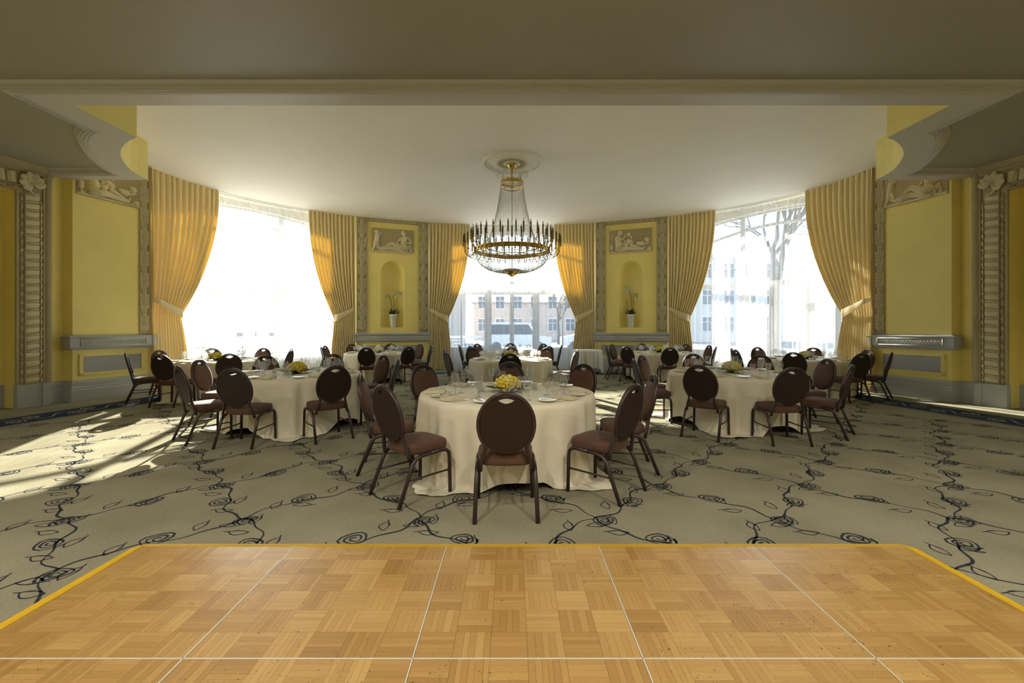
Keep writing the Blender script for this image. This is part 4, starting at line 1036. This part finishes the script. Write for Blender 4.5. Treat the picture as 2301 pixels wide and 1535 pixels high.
# ------------------------------------------------------------------ dance floor
DZ = 0.022
fy0 = (CAMZ-DZ)*F_PX/488.0; fy1 = (CAMZ-DZ)*F_PX/740.0; PL = fy0-fy1
xs = [(663-1150.5)*fy0/F_PX, (1003-1150.5)*fy0/F_PX, (1345-1150.5)*fy0/F_PX, (1690-1150.5)*fy0/F_PX]
pw = (xs[3]-xs[0])/3; xe = [xs[0]-pw]+xs+[xs[3]+pw]
df = empty('dance_floor', (0, 0, 0)); tag(df, 'portable parquet dance floor with yellow edge in the foreground', 'dance floor')
def block_mesh(vert, seed):
    r = random.Random(seed); me = MB(); n = r.choice((4, 5, 5, 6)); tones = []
    cuts = [0]+sorted(r.uniform(0.85, 1.15) for _ in range(0))
    wds = [r.uniform(0.75, 1.25) for _ in range(n)]; sm_ = sum(wds); x = -0.5; g = 0.0012
    bt = r.uniform(-0.08, 0.08)
    for wd in wds:
        x1 = x+wd/sm_
        a, b = x+g*2, x1-g*2
        z = -0.0004*r.random()
        q = [(a,-0.5+g*3,-0.02),(b,-0.5+g*3,-0.02),(b,0.5-g*3,-0.02),(a,0.5-g*3,-0.02),(a,-0.5+g*3,z),(b,-0.5+g*3,z),(b,0.5-g*3,z),(a,0.5-g*3,z)]
        if not vert: q = [(p[1], p[0], p[2]) for p in q]
        me.add(q, [(4,5,6,7),(0,1,5,4),(1,2,6,5),(2,3,7,6),(3,0,4,7)])
        tones += [0.35+bt+r.uniform(-0.13, 0.13)]*5
        x = x1
    m = me.mesh('parquet_block', 'parquet')
    at = m.attributes.new('tone', 'FLOAT', 'FACE'); at.data.foreach_set('value', tones)
    return m
BLK = {(v, k): block_mesh(v, 100+k+50*v) for v in (0, 1) for k in range(9)}
bs_ = PL/6; gap = 0.004
for row in range(3):
    y1 = fy0-row*PL; y0 = y1-PL
    for c in range(5):
        x0, x1 = xe[c], xe[c+1]
        pm_ = MB(); pm_.box(x0+gap, y0+gap, 0.002, x1-gap, y1-gap, DZ-0.004)
        pn = build(pm_, 'floor_panel', 'wood', df)
        bx = (x1-x0-2*gap)/6; by = (PL-2*gap)/6
        for i in range(6):
            for j in range(6):
                if row == 2: continue
                v = (i+j+c+row) % 2
                obj('parquet_block', BLK[(v, random.randrange(9))], pn, mw=T(x0+gap+(i+.5)*bx, y0+gap+(j+.5)*by, DZ) @ Matrix.Diagonal((bx, by, 0.7, 1)))
        if row == 2:
            jb = MB(); jb.box(x0+gap, y0+gap, DZ-0.004, x1-gap, y1-gap, DZ); build(jb, 'parquet_top', 'parquet', pn)
yb = fy0-3*PL
for x in xe[1:-1]:
    mb = MB(); mb.box(x-0.0028, yb, 0.003, x+0.0028, fy0, DZ+0.0012); build(mb, 'metal_joint', 'alu', df)
for y in (fy0-PL, fy0-2*PL):
    mb = MB(); mb.box(xe[0], y-0.0028, 0.003, xe[-1], y+0.0028, DZ+0.0012); build(mb, 'metal_joint', 'alu', df)
ew = 0.075
mb = MB(); mb.add([(xe[0]-0.0,fy0,0.002),(xe[-1],fy0,0.002),(xe[-1]+0.02,fy0+ew,0.003),(xe[0]-0.02,fy0+ew,0.003),(xe[0],fy0,DZ+.001),(xe[-1],fy0,DZ+.001)], [(4,5,2,3),(0,3,2,1),(0,1,5,4),(0,4,3),(1,2,5)]); build(mb, 'edge_ramp', 'edge', df)
for sx, x in ((-1, xe[0]), (1, xe[-1])):
    mb = MB(); xo = x+sx*ew*1.15
    mb.add([(x,yb,DZ+.001),(x,fy0,DZ+.001),(x+sx*0.02,fy0+ew,0.003),(x+sx*0.055,fy0+ew*0.75,0.003),(xo,fy0+ew*0.1,0.003),(xo,yb,0.003)], [(0,1,2,3,4,5)])
    mb.add([(x,yb,0.002),(x,fy0,0.002),(x,fy0,DZ+.001),(x,yb,DZ+.001)], [(0,1,2,3)])
    build(mb, 'edge_ramp', 'edge', df)

# ------------------------------------------------------------------ banquet chair
def oval(n=44, w=0.205, zc=0.70, hu=0.235, hl=0.235):
    pts = []
    for k in range(n):
        a = 2*PI*k/n; c_, s_ = math.cos(a), math.sin(a)
        e = 0.92
        pts.append((w*math.copysign(abs(c_)**e, c_), zc+(hu if s_ > 0 else hl)*math.copysign(abs(s_)**0.95, s_)))
    return pts
TILT = math.radians(13)
def tilt(x, z, n=0.0):
    """point on the leaning back plane; n: forward of it"""
    dz = z-0.44; return (x, -0.205-dz*math.tan(TILT)+n, z)
def fill_mesh(mb, loops, n0, n1, mi=0):
    """extruded plate with holes between offsets n0 (rear) and n1 (front) on the leaning plane"""
    import bmesh
    bm = bmesh.new(); es = []
    for lp in loops:
        vs = [bm.verts.new((p[0], 0, p[1])) for p in lp]
        for i in range(len(vs)): es.append(bm.edges.new((vs[i], vs[(i+1) % len(vs)])))
    bmesh.ops.triangle_fill(bm, use_beauty=True, use_dissolve=False, edges=es)
    bm.verts.index_update(); tri = [tuple(v.index for v in f.verts) for f in bm.faces]; co = [(v.co.x, v.co.z) for v in bm.verts]; bm.free()
    nv = len(co)
    mb.add([tilt(x, z, n0) for x, z in co]+[tilt(x, z, n1) for x, z in co], tri+[tuple(nv+i for i in t[::-1]) for t in tri], mi)
    for lp in loops:
        m = len(lp)
        mb.add([tilt(x, z, n0) for x, z in lp]+[tilt(x, z, n1) for x, z in lp], [(i, (i+1) % m, m+(i+1) % m, m+i) for i in range(m)], mi)
OV = oval(); ovi = [(x*0.93, 0.70+(z-0.70)*0.94) for x, z in OV]
lens = []
for k in range(13): f = k/12; lens.append((-0.062+0.124*f, 0.887+0.016*math.sin(PI*f)))
for k in range(1, 12): f = k/12; lens.append((0.062-0.124*f, 0.887-0.024*math.sin(PI*f)))
bk = MB(); fill_mesh(bk, [ovi, lens], -0.014, 0.012); BACK = sm_auto(bk.mesh('backrest', 'velvetback'))
# padded front, below the hand hole
padout = [(x*0.90, 0.70+(z-0.70)*0.90) for x, z in OV]
pad = []
for x, z in padout:
    lim = 0.862 - 0.0 + (abs(x)/0.09)**2*0.012 if abs(x) < 0.12 else 0.90
    pad.append((x, min(z, lim)))
pb_ = MB(); rings = [(1.0, 0.012), (0.985, 0.026), (0.93, 0.036), (0.75, 0.044), (0.45, 0.048), (0.15, 0.049)]
pts = []
for s_, h_ in rings:
    for x, z in pad: pts.append(tilt(x*s_, 0.675+(z-0.675)*s_, h_))
pb_.grid(pts, len(pad), len(rings), 0, True); pb_.add(pts[-len(pad):], [tuple(range(len(pad)))])
PAD = pb_.mesh('back_cushion', 'velvet', True)
# back frame tube: up one side, round the oval, down the other
fp = []
low = [k for k in range(len(OV))]
arcp = [(0.205*math.cos(a), 0.70+0.238*math.sin(a)) for a in np.linspace(math.radians(-42), math.radians(222), 40)]
legr = [(0.190, 0.345), (0.186, 0.40), (0.170, 0.455), (0.155, 0.505)]
pth = [tilt(x, z, 0.0) for x, z in legr] + [tilt(x, z, 0.0) for x, z in arcp] + [tilt(-x, z, 0.0) for x, z in legr[::-1]]
def straight_low(p): return p
bf = MB(); bf.tube(pth, 0.0145, 8, flat=1.2); BFR = bf.mesh('back_frame', 'chairframe', True)
# seat
st = MB(); so_ = []
for k in range(40):
    a = 2*PI*k/40; c_, s_ = math.cos(a), math.sin(a); e = 0.45
    wx = 0.218 if s_ > 0 else 0.205
    so_.append((wx*math.copysign(abs(c_)**e, c_), 0.01+(0.205)*math.copysign(abs(s_)**e, s_)))
rg = [(0.94,0.380),(0.985,0.388),(1.0,0.402),(1.0,0.44),(0.985,0.455),(0.94,0.464),(0.75,0.472),(0.4,0.475),(0.1,0.475)]
pts = [(x*s_, y*s_, z) for s_, z in rg for x, y in so_]
st.grid(pts, 40, len(rg), 0, True); st.add(pts[-40:], [tuple(range(40))]); st.add(pts[:40], [tuple(range(40))[::-1]])
SEAT = st.mesh('seat', 'velvet', True)
def legm(sx, front):
    mb = MB(); x = sx*0.218
    if front: mb.tube([(sx*0.225,0.195,0.0),(x,0.192,0.31),(x,0.184,0.355),(x,0.155,0.380),(x,0.11,0.385),(x,0.0,0.378)], 0.0165, 8)
    else: mb.tube([(x,0.0,0.378),(x,-0.09,0.372),(x,-0.140,0.357),(x,-0.175,0.320),(sx*0.222,-0.198,0.265),(sx*0.228,-0.305,0.0)], 0.0165, 8)
    return mb.mesh('chair_leg', 'chairframe', True)
LEGS = [legm(sx, f) for f in (True, False) for sx in (-1, 1)]
def strm(sx):
    mb = MB(); mb.tube([(sx*0.221,0.193,0.205),(sx*0.223,-0.223,0.20)], 0.008, 6); return mb.mesh('stretcher', 'chairframe', True)
STR = [strm(-1), strm(1)]
crs = MB(); crs.tube([(-0.21,-0.19,0.375),(0.21,-0.19,0.375)], 0.009, 6); CRS = crs.mesh('cross_bar', 'chairframe', True)
proto_chair = None
def make_chair():
    c = empty('banquet_chair')
    obj('seat', SEAT, c); b = obj('backrest', BACK, c); obj('cushion', PAD, b); obj('back_frame', BFR, c)
    for l in LEGS: obj('leg', l, c)
    for s_ in STR: obj('stretcher', s_, c)
    return c

# ------------------------------------------------------------------ tableware meshes
def lm(name, prof, mat, seg=18, smooth=True):
    mb = MB(); mb.lathe(prof, seg); return mb.mesh(name, mat, smooth)
G_RED = lm('red_wine_glass', [(0.0,0.0),(0.036,0.001),(0.034,0.004),(0.010,0.008),(0.0045,0.02),(0.004,0.085),(0.008,0.095),(0.028,0.108),(0.040,0.130),(0.042,0.150),(0.038,0.180),(0.033,0.212)], 'glass')
G_WHITE = lm('white_wine_glass', [(0.0,0.0),(0.033,0.001),(0.031,0.004),(0.009,0.008),(0.004,0.02),(0.0038,0.075),(0.007,0.085),(0.024,0.097),(0.033,0.115),(0.034,0.135),(0.030,0.165),(0.027,0.185)], 'glass')
G_WATER = lm('water_goblet', [(0.0,0.0),(0.034,0.001),(0.032,0.004),(0.012,0.009),(0.006,0.018),(0.0055,0.05),(0.012,0.06),(0.030,0.075),(0.037,0.10),(0.037,0.13),(0.034,0.165)], 'glass')
TUMB = lm('tealight_holder', [(0.0,0.004),(0.026,0.0),(0.030,0.004),(0.034,0.066),(0.031,0.066),(0.027,0.012),(0.0,0.012)], 'glass')
TEAL = lm('tealight', [(0.0,0.013),(0.019,0.013),(0.019,0.026),(0.0,0.027)], 'orchidw', 14)
PLATE = lm('bread_plate', [(0.0,0.006),(0.045,0.006),(0.055,0.002),(0.06,0.006),(0.083,0.015),(0.085,0.018),(0.080,0.018),(0.058,0.011),(0.0,0.010)], 'china', 24)
nk = MB()
nk.box(-0.062,-0.105,0.0,0.062,0.105,0.009); nk.box(-0.058,-0.101,0.0085,0.060,0.101,0.017); nk.box(-0.062,-0.098,0.0165,0.055,0.103,0.024)
NAPK = nk.mesh('napkin', 'napkin')
def cut(kind):
    mb = MB()
    if kind == 'knife':
        mb.tube([(0,-0.11,0.005),(0,-0.02,0.005)], [0.006,0.005], 6, flat=0.5); mb.add([(-0.009,-0.02,0.004),(0.008,-0.02,0.004),(0.009,0.08,0.004),(0.0,0.11,0.004),(-0.009,0.06,0.004)], [(0,1,2,3,4)])
    else:
        mb.tube([(0,-0.10,0.004),(0,-0.03,0.006),(0,0.045,0.005)], [0.006,0.003,0.003], 6, flat=0.5)
        if kind == 'spoon': mb.ball((0,0.072,0.006), (0.017,0.028,0.004), 10, 5)
        else:
            mb.add([(-0.011,0.045,0.005),(0.011,0.045,0.005),(0.012,0.065,0.007),(-0.012,0.065,0.007)], [(0,1,2,3)])
            for k in range(4): x = -0.0095+k*0.0063; mb.add([(x-0.0018,0.064,0.007),(x+0.0018,0.064,0.007),(x+0.0012,0.10,0.005),(x-0.0012,0.10,0.005)], [(0,1,2,3)])
    return mb.mesh(kind, 'silver', True)
KNIFE, FORK, SPOON = cut('knife'), cut('fork'), cut('spoon')
# rose bloom
def rose_mesh(mat):
    mb = MB()
    mb.ball((0,0,0.012), (0.017,0.017,0.022), 8, 5)
    for ring, (n, r, h, op) in enumerate(((4,0.017,0.040,0.25),(5,0.024,0.040,0.55),(6,0.030,0.034,0.95))):
        for k in range(n):
            a = 2*PI*k/n+ring*0.5; pts = []
            for j in range(4):
                g = j/3; rr = r*(0.45+0.55*math.sin(PI*min(1, g*0.62+0.05)))+op*0.016*g*g; z = -0.008+h*g-(op*0.012*g**4)
                for i in range(5):
                    t = (i/4-0.5)*2.0*PI/n*1.25; pts.append((rr*math.cos(a+t), rr*math.sin(a+t), z-0.006*abs(i-2)*g))
            mb.grid(pts, 5, 4)
    return mb.mesh('rose', mat, True)
ROSES = [rose_mesh('rose'), rose_mesh('rosepale')]
lv, lf = leaf_data(0.15, 0.048, 0.016, 7); lbm = MB(); lbm.add([(p[0], p[1]-0.25*p[2]**2*6*0.15, p[2]) for p in lv], lf); TLEAF = lbm.mesh('table_leaf', 'leaf', True)
BOWL = lm('flower_bowl', [(0.0,0.002),(0.06,0.0),(0.075,0.02),(0.08,0.05),(0.07,0.052),(0.0,0.045)], 'leaf', 20)

# ------------------------------------------------------------------ tables
TZ, TR = 0.75, 0.90
top = MB(); top.lathe([(0.0,0.715),(TR-0.04,0.715),(TR-0.03,0.722),(TR-0.03,0.734),(TR-0.038,0.738),(0.0,0.738)], 48); TOPM = top.mesh('tabletop', 'wood')
lg = MB(); lg.tube([(0.45,0.45,0.715),(0.50,0.50,0.0)], 0.018, 8); LEGM = lg.mesh('table_leg', 'wood', True)
def cloth_mesh(seed, R=TR, half=1.53, rot=0.3, ztop=0.744, mat='linen'):
    r = np.random.default_rng(seed); n = 168; cols = []
    ph = r.uniform(0, 6.28, 6); nf = [9, 13, 17, 23]
    top_r = [0.0, R*0.35, R*0.7, R-0.03, R-0.004]
    m_drop = 16; pts = []
    for rr in top_r:
        for k in range(n): th = 2*PI*k/n; pts.append((rr*math.cos(th), rr*math.sin(th), ztop+ (0.0 if rr < R-0.01 else -0.001)))
    rows = []
    drops = []
    for k in range(n):
        th = 2*PI*k/n; a = (th-rot) % (PI/2); a = abs(a-PI/4); dist = half/math.cos(PI/4-a)
        drops.append(min(dist-R, 1.02)+0.02*math.sin(5*th+ph[5]))
    for j in range(1, m_drop+1):
        f = j/m_drop
        for k in range(n):
            th = 2*PI*k/n; D = drops[k]*f; corner = max(0, (drops[k]-0.72)/0.30)
            fold = (0.55*math.sin(nf[0]*th+ph[0])+0.5*math.sin(nf[1]*th+ph[1])+0.35*math.sin(nf[2]*th+ph[2])+0.2*math.sin(nf[3]*th+ph[3]))
            # sharp gathers at the four corners of the square cloth
            cphase = ((th-rot) % (PI/2))-PI/4
            fold += 1.1*math.exp(-(cphase/0.16)**2)*math.cos(cphase*26)
            z = ztop-D
            sharp = math.copysign(abs(fold)**1.25, fold)*(1.0 if fold < 0 else 0.55)
            rad = R+0.012*min(1, D/0.04) + 0.012*(D/0.7) + sharp*0.058*min(1, D/0.22)*(0.35+0.65*min(1, D/0.7))
            if z < 0.014:
                over = 0.014-z; rad += over*0.85; z = 0.006+0.010*abs(math.sin(over*40+th*7))*min(1, over*12)
            pts.append((rad*math.cos(th), rad*math.sin(th), z))
    mb = MB(); mb.grid(pts, n, len(top_r)+m_drop, 0, True)
    return mb.mesh('tablecloth', mat, True)
DIRS = ['nearest place', 'near right place', 'right-hand place', 'far right place', 'far side place', 'far left place', 'left-hand place', 'near left place']
TABLES = [
 ('the front centre table', (-0.05,4.70), 0.10, [-90,-132,-172,137,90,48,-8,-44]),
 ('the middle-row left table', (-3.20,6.65), 1.19, [-92,-47,-128,178,135,92,50,8]),
 ('the middle-row right table', (3.33,6.77), 0.30, [-131,-89,-44,2,45,90,136,176]),
 ('the table under the chandelier', (-0.03,9.78), 0.2, [-90,-152,172,130,90,52,8,-22]),
 ('the table before the middle window', (-0.05,13.0), 0.4, [-90,-135,180,135,90,45,0,-45]),
 ('the table before the left niche', (-3.74,12.5), 0.7, [-85,-43,6,50,92,138,180,-150]),
 ('the table before the right niche', (4.15,12.6), 0.1, [-98,-142,178,140,92,40,5,-30]),
 ('the table before the left window', (-6.22,9.42), 0.5, [-91,-49,-141,168,128,84,42,6]),
 ('the table before the right window', (6.48,9.88), 0.9, [-130,-87,-45,4,50,100,143,178]),
]
CLOTHS = [cloth_mesh(60+i, rot=t[2]) for i, t in enumerate(TABLES)]
proto_chair = None; proto_table = None; proto_flower = None
for ti, (tn, (tx, ty), rot, angs) in enumerate(TABLES):
    t = empty('banquet_table', (tx, ty, 0), rot)
    obj('tabletop', TOPM, t)
    for k in range(4): obj('leg', LEGM, t, mw=RZ(k*PI/2))
    tag(t, f'round banquet table under its cloth: {tn}', 'table', 'round banquet tables')
    tag(obj('tablecloth', CLOTHS[ti], None, (tx, ty, 0)), f'ivory floor-length cloth draped over {tn}', 'tablecloth', 'ivory tablecloths')
    order = sorted(angs, key=lambda a: (a+90+22.5) % 360)
    zt = TZ
    for di, ang in enumerate(order):
        dn = DIRS[di]; a = math.radians(ang); ca, sa = math.cos(a), math.sin(a); R_ = random.Random(ti*100+di)
        if proto_chair is None: c = proto_chair = make_chair()
        else: c = copy_tree(proto_chair)
        d = 1.166+R_.uniform(-0.02, 0.02)
        c.location = (tx+ca*d, ty+sa*d, 0); c.rotation_euler = (0, 0, a+PI/2+R_.uniform(-0.06, 0.06))
        tag(c, f'brown oval-back chair at the {dn} of {tn}', 'chair', 'oval-back banquet chairs')
        # place setting: local frame x = guest's right, y = towards the table centre
        Fm = Matrix.Translation((tx+ca*TR, ty+sa*TR, zt)) @ RZ(a+PI/2)
        def put(name, me, x, y, rz=0.0, label='', cat='', group='', z=0.0):
            o = obj(name, me, None, mw=Fm @ T(x, y, z) @ RZ(rz)); tag(o, f'{label} at the {dn} of {tn}', cat, group); return o
        j = lambda s=0.012: R_.uniform(-s, s)
        put('napkin', NAPK, j(), 0.155+j(), j(0.08), 'folded beige napkin', 'napkin', 'folded beige napkins')
        put('bread_plate', PLATE, -0.215+j(), 0.17+j(), 0, 'small ivory bread plate', 'plate', 'bread plates')
        put('butter_knife', KNIFE, -0.20+j(0.006), 0.17+j(0.006), 0.5, 'butter knife', 'knife', 'butter knives', 0.018)
        put('fork', FORK, -0.105+j(0.006), 0.16+j(), j(0.05), 'silver fork', 'fork', 'silver forks')
        put('knife', KNIFE, 0.10+j(0.006), 0.16+j(), j(0.05), 'silver table knife', 'knife', 'silver table knives')
        put('spoon', SPOON, j(0.01), 0.305+j(), PI/2+j(0.1), 'silver dessert spoon', 'spoon', 'silver dessert spoons')
        put('wine_glass', G_RED, 0.13+j(), 0.36+j(), 0, 'large clear wine glass', 'glass', 'large wine glasses')
        put('wine_glass', G_WHITE, 0.205+j(), 0.30+j(), 0, 'small clear wine glass', 'glass', 'small wine glasses')
        put('water_goblet', G_WATER, 0.055+j(), 0.42+j(), 0, 'short clear water goblet', 'glass', 'water goblets')
    # centrepiece
    fc = empty('rose_centrepiece', (tx, ty, zt), random.uniform(0, 6))
    obj('bowl', BOWL, fc)
    for k in range(22):
        g = (k+0.5)/22; ph_ = math.acos(1-g*0.95); th = k*2.39996; r0 = 0.115
        p = Vector((r0*math.sin(ph_)*math.cos(th), r0*math.sin(ph_)*math.sin(th), 0.052+0.09*math.cos(ph_)))
        n = Vector((p.x, p.y, (p.z-0.04)*1.2)).normalized()
        obj('rose', ROSES[1 if random.random() < 0.3 else 0], fc, mw=Matrix.Translation(p) @ n.to_track_quat('Z', 'Y').to_matrix().to_4x4() @ Matrix.Diagonal((1.12, 1.12, 1.12, 1)))
    for k in range(9):
        th = 2*PI*k/9+0.3*random.random(); obj('leaf', TLEAF, fc, mw=RZ(th) @ T(0, 0.085, 0.045) @ RX(-1.45-0.25*random.random()) @ RY(random.uniform(-.5, .5)))
    tag(fc, f'low dome of yellow roses with green leaves on {tn}', 'flowers', 'yellow rose centrepieces')
    for k, wd in enumerate(('near', 'left', 'right')):
        th = (-PI/2, PI+0.5, 0.2)[k]
        tl = empty('tealight', (tx+0.30*math.cos(th), ty+0.30*math.sin(th), zt)); obj('holder', TUMB, tl); obj('candle', TEAL, tl)
        tag(tl, f'glass tealight holder, {wd} of the roses, on {tn}', 'candle', 'tealights beside the roses')
# small side table
sx_, sy_ = 2.42, 14.35
st_ = empty('side_table', (sx_, sy_, 0)); obj('tabletop', TOPM, st_, mw=Matrix.Diagonal((0.5, 0.5, 1, 1)))
for k in range(4): obj('leg', LEGM, st_, mw=RZ(k*PI/2) @ Matrix.Diagonal((0.45, 0.45, 1, 1)))
tag(st_, 'small bare side table under white cloth beside the middle window', 'table')
tag(obj('tablecloth', cloth_mesh(90, 0.45, 0.98, 0.4, 0.744, 'linenwhite'), None, (sx_, sy_, 0)), 'white cloth on the small side table by the middle window', 'tablecloth')

# ------------------------------------------------------------------ outside
gb = MB(); gb.box(-120, -30, -0.30, 120, 200, -0.10); structure(build(gb, 'ground', 'stone'), 'pale paved terrace and street outside')
def fence(x0, y0, x1, y1, label):
    d = Vector((x1-x0, y1-y0, 0)); L_ = d.length; d.normalize(); nrm = Vector((-d.y, d.x, 0)); F = Matrix(((d.x, nrm.x, 0, x0), (d.y, nrm.y, 0, y0), (0, 0, 1, -0.1), (0, 0, 0, 1)))
    rt = empty('lattice_fence', mw=F); tag(rt, label, 'fence', 'white lattice fences outside')
    mb = MB(); mb.box(0,-0.05,1.10,L_,0.05,1.20); build(mb, 'top_rail', 'lattice', rt)
    mb = MB(); mb.box(0,-0.02,0.3,L_,0.02,0.34); build(mb, 'bottom_rail', 'lattice', rt)
    vb_ = MB(); vb_.box(-0.018,-0.015,0.0,0.018,0.015,1.1); vm = vb_.mesh('upright', 'lattice'); n = int(L_/0.16)
    for k in range(n+1): obj('upright', vm, rt, mw=T(k*L_/n, 0, 0))
    for k in range(5):
        mb = MB(); mb.box(0,-0.012,0.42+k*0.14,L_,0.012,0.45+k*0.14); build(mb, 'slat', 'lattice', rt)
fence(-7.5, 19.5, -1.4, 20.5, 'white lattice fence outside the middle window')
fence(-13.5, 16.0, -7.8, 19.4, 'white lattice fence outside the left window')
def house(x, y, w_, dpt, hgt, roofh, mat, label, cols, rows_, hz0=1.2):
    rt = empty('house', (x, y, -0.1)); tag(rt, label, 'building', 'buildings across the street')
    mb = MB(); mb.box(-w_/2, 0, 0, w_/2, dpt, hgt); build(mb, 'wall', mat, rt)
    mb = MB(); e = 0.35
    mb.add([(-w_/2-e,-e,hgt),(w_/2+e,-e,hgt),(w_/2+e,dpt+e,hgt),(-w_/2-e,dpt+e,hgt),(-w_/2+roofh,dpt/2,hgt+roofh),(w_/2-roofh,dpt/2,hgt+roofh)], [(0,1,5,4),(1,2,5),(2,3,4,5),(3,0,4),(3,2,1,0)]); build(mb, 'roof', 'roof', rt)
    fm = MB(); fm.box(-0.65,-0.06,0,0.65,0.0,0.08); fm.box(-0.65,-0.06,1.72,0.65,0.0,1.8); fm.box(-0.65,-0.06,0,-0.57,0.0,1.8); fm.box(0.57,-0.06,0,0.65,0.0,1.8); fm.box(-0.03,-0.05,0,0.03,0.0,1.8); fm.box(-0.6,-0.05,1.1,0.6,0,1.16)
    fmm = fm.mesh('window_frame', 'lattice'); gm = MB(); gm.box(-0.6,-0.02,0.05,0.6,-0.005,1.75); gmm = gm.mesh('pane', 'winglass')
    for i in range(cols):
        for j in range(rows_):
            o = obj('window', fmm, rt, (-w_/2+(i+0.5)*w_/cols, 0, hz0+j*3.1)); obj('pane', gmm, o)
house(-9.6, 41.0, 8.8, 9.0, 14.9, 2.6, 'facade', 'beige house with steep grey roof across the street, seen through left sheers', 4, 4, 1.6)
house(3.2, 62.0, 17.0, 9.0, 5.2, 1.6, 'facade', 'long low beige building behind the street, seen through middle sheers', 7, 2)
house(24.0, 52.0, 15.0, 10.0, 8.4, 2.2, 'facade2', 'pale building behind the trees, seen through right sheers', 6, 3)
house(-33.0, 34.0, 14.0, 10.0, 6.2, 2.0, 'facade2', 'pale building left of the street, seen through left sheers', 5, 2)
def van(x, y, rz, label, hh=1.9, ln=4.6):
    rt = empty('parked_van', (x, y, -0.1), rz); tag(rt, label, 'vehicle', 'vehicles parked outside')
    mb = MB(); side = [(-ln/2,0.35),(ln/2,0.35),(ln/2,0.95),(ln/2-0.9,1.10),(ln/2-1.5,hh-0.05),(-ln/2+0.2,hh),(-ln/2,hh-0.5)]
    n = len(side); mb.add([(a,-0.85,b) for a, b in side]+[(a,0.85,b) for a, b in side], [tuple(range(n)), tuple(range(2*n-1, n-1, -1))]+[(i, n+i, n+(i+1) % n, (i+1) % n) for i in range(n)]); build(mb, 'body', 'carwhite', rt)
    mb = MB(); mb.add([(a,sg*0.86,b) for sg in (-1,1) for a, b in ((-ln/2+0.3,1.15),(ln/2-1.15,1.15),(ln/2-1.6,hh-0.18),(-ln/2+0.35,hh-0.18))], [(0,1,2,3),(7,6,5,4)]); build(mb, 'side_windows', 'cardark', rt)
    for a in (-ln/2+0.85, ln/2-0.85):
        for sg in (-1, 1):
            mb = MB(); mb.tube([(a,sg*0.70,0.33),(a,sg*0.88,0.33)], 0.33, 16); build(mb, 'wheel', 'cardark', rt)
van(0.35, 31.0, 0.05, 'white van parked outside the middle window', 2.0); van(5.6, 32.0, 3.1, 'white car parked outside, right of the middle window', 1.45, 4.2); van(-13.5, 24.0, 1.0, 'white car parked outside the left window', 1.5, 4.2)
def tree(x, y, hgt, seed, label):
    r = random.Random(seed); rt = empty('bare_tree', (x, y, -0.1)); tag(rt, label, 'tree', 'bare winter trees outside')
    tb_ = MB(); br = MB()
    def grow(p, d, L_, rad, lev):
        q = p+d*L_; md = p+d*(L_*0.5)+Vector((r.uniform(-1,1), r.uniform(-1,1), 0))*L_*0.05
        (tb_ if lev < 2 else br).tube([p, md, q], [rad, rad*0.85, rad*0.68], 6 if lev < 3 else 4, cap=False)
        if lev >= 6: return
        for k in range(r.choice((2, 3)) if lev else 3):
            ax2 = Vector((r.uniform(-1,1), r.uniform(-1,1), r.uniform(-0.2,0.6))).normalized(); nd = (d*1.0+ax2*r.uniform(0.45, 0.85)).normalized()
            grow(q if k else p+d*(L_*0.85), nd, L_*r.uniform(0.62, 0.82), rad*0.62, lev+1)
    grow(Vector((0,0,0)), Vector((r.uniform(-.05,.05), 0, 1)).normalized(), hgt*0.28, hgt*0.022, 0)
    build(tb_, 'trunk', 'bark', rt, smooth=True); bo = build(br, 'branches', 'bark', rt); bo['kind'] = 'stuff'
tree(12.2, 21.0, 11.0, 5, 'tall bare tree just outside the right window'); tree(17.5, 24.0, 9.5, 9, 'bare tree outside at the outer side of the right window'); tree(11.0, 30.0, 9.0, 12, 'farther bare tree outside the right window'); tree(4.6, 44.0, 8.0, 21, 'distant bare tree outside the middle window')

# ------------------------------------------------------------------ back of the room (behind the viewpoint)
bw = MB(); bw.box(-10.3, -7.4, 0, 10.3, -7.0, 5.0); structure(build(bw, 'wall_back', 'backwall'), 'brown wall closing the room behind')

# ------------------------------------------------------------------ added fill lamps to brighten the foreground, unseen over and behind the viewpoint
dl = MB(); dl.lathe([(0.085,0.0),(0.12,0.0),(0.125,-0.012),(0.085,-0.015),(0.080,0.05),(0.0,0.06)], 24)
DLM = dl.mesh('downlight_housing', 'white', True)
dg = MB(); dg.lathe([(0.0,0.012),(0.078,0.012)], 24)
def glow_mat():
    m = bpy.data.materials.new('warm_lamp_glass'); m.use_nodes = True; nt = m.node_tree; nt.nodes.clear()
    o_ = nt.nodes.new('ShaderNodeOutputMaterial'); e = nt.nodes.new('ShaderNodeEmission'); e.inputs['Color'].default_value = (1, 0.86, 0.62, 1); e.inputs['Strength'].default_value = 6
    nt.links.new(e.outputs[0], o_.inputs['Surface']); return m
M['lampglow'] = glow_mat(); DGM = dg.mesh('downlight_glass', 'lampglow')
FILL_W = 58.0
for iy, y in enumerate((0.6, -2.2, -5.0)):
    for ix, x in enumerate((-6.0, -2.0, 2.0, 6.0)):
        r_ = empty('downlight', (x, y, HF-0.002))
        obj('housing', DLM, r_); obj('lens', DGM, r_)
        ld = bpy.data.lights.new('downlight_lamp', 'SPOT'); ld.energy = FILL_W; ld.color = (1.0, 0.91, 0.76); ld.spot_size = math.radians(150); ld.spot_blend = 0.6; ld.shadow_soft_size = 0.07
        lo = bpy.data.objects.new('lamp', ld); COL.objects.link(lo); lo.location = (0, 0, -0.03); lo.parent = r_
        tag(r_, f"recessed warm downlight, {['first','second','third'][iy]} row back from the soffit, {['far left','left','right','far right'][ix]}", 'ceiling light', 'recessed downlights in the lower ceiling')
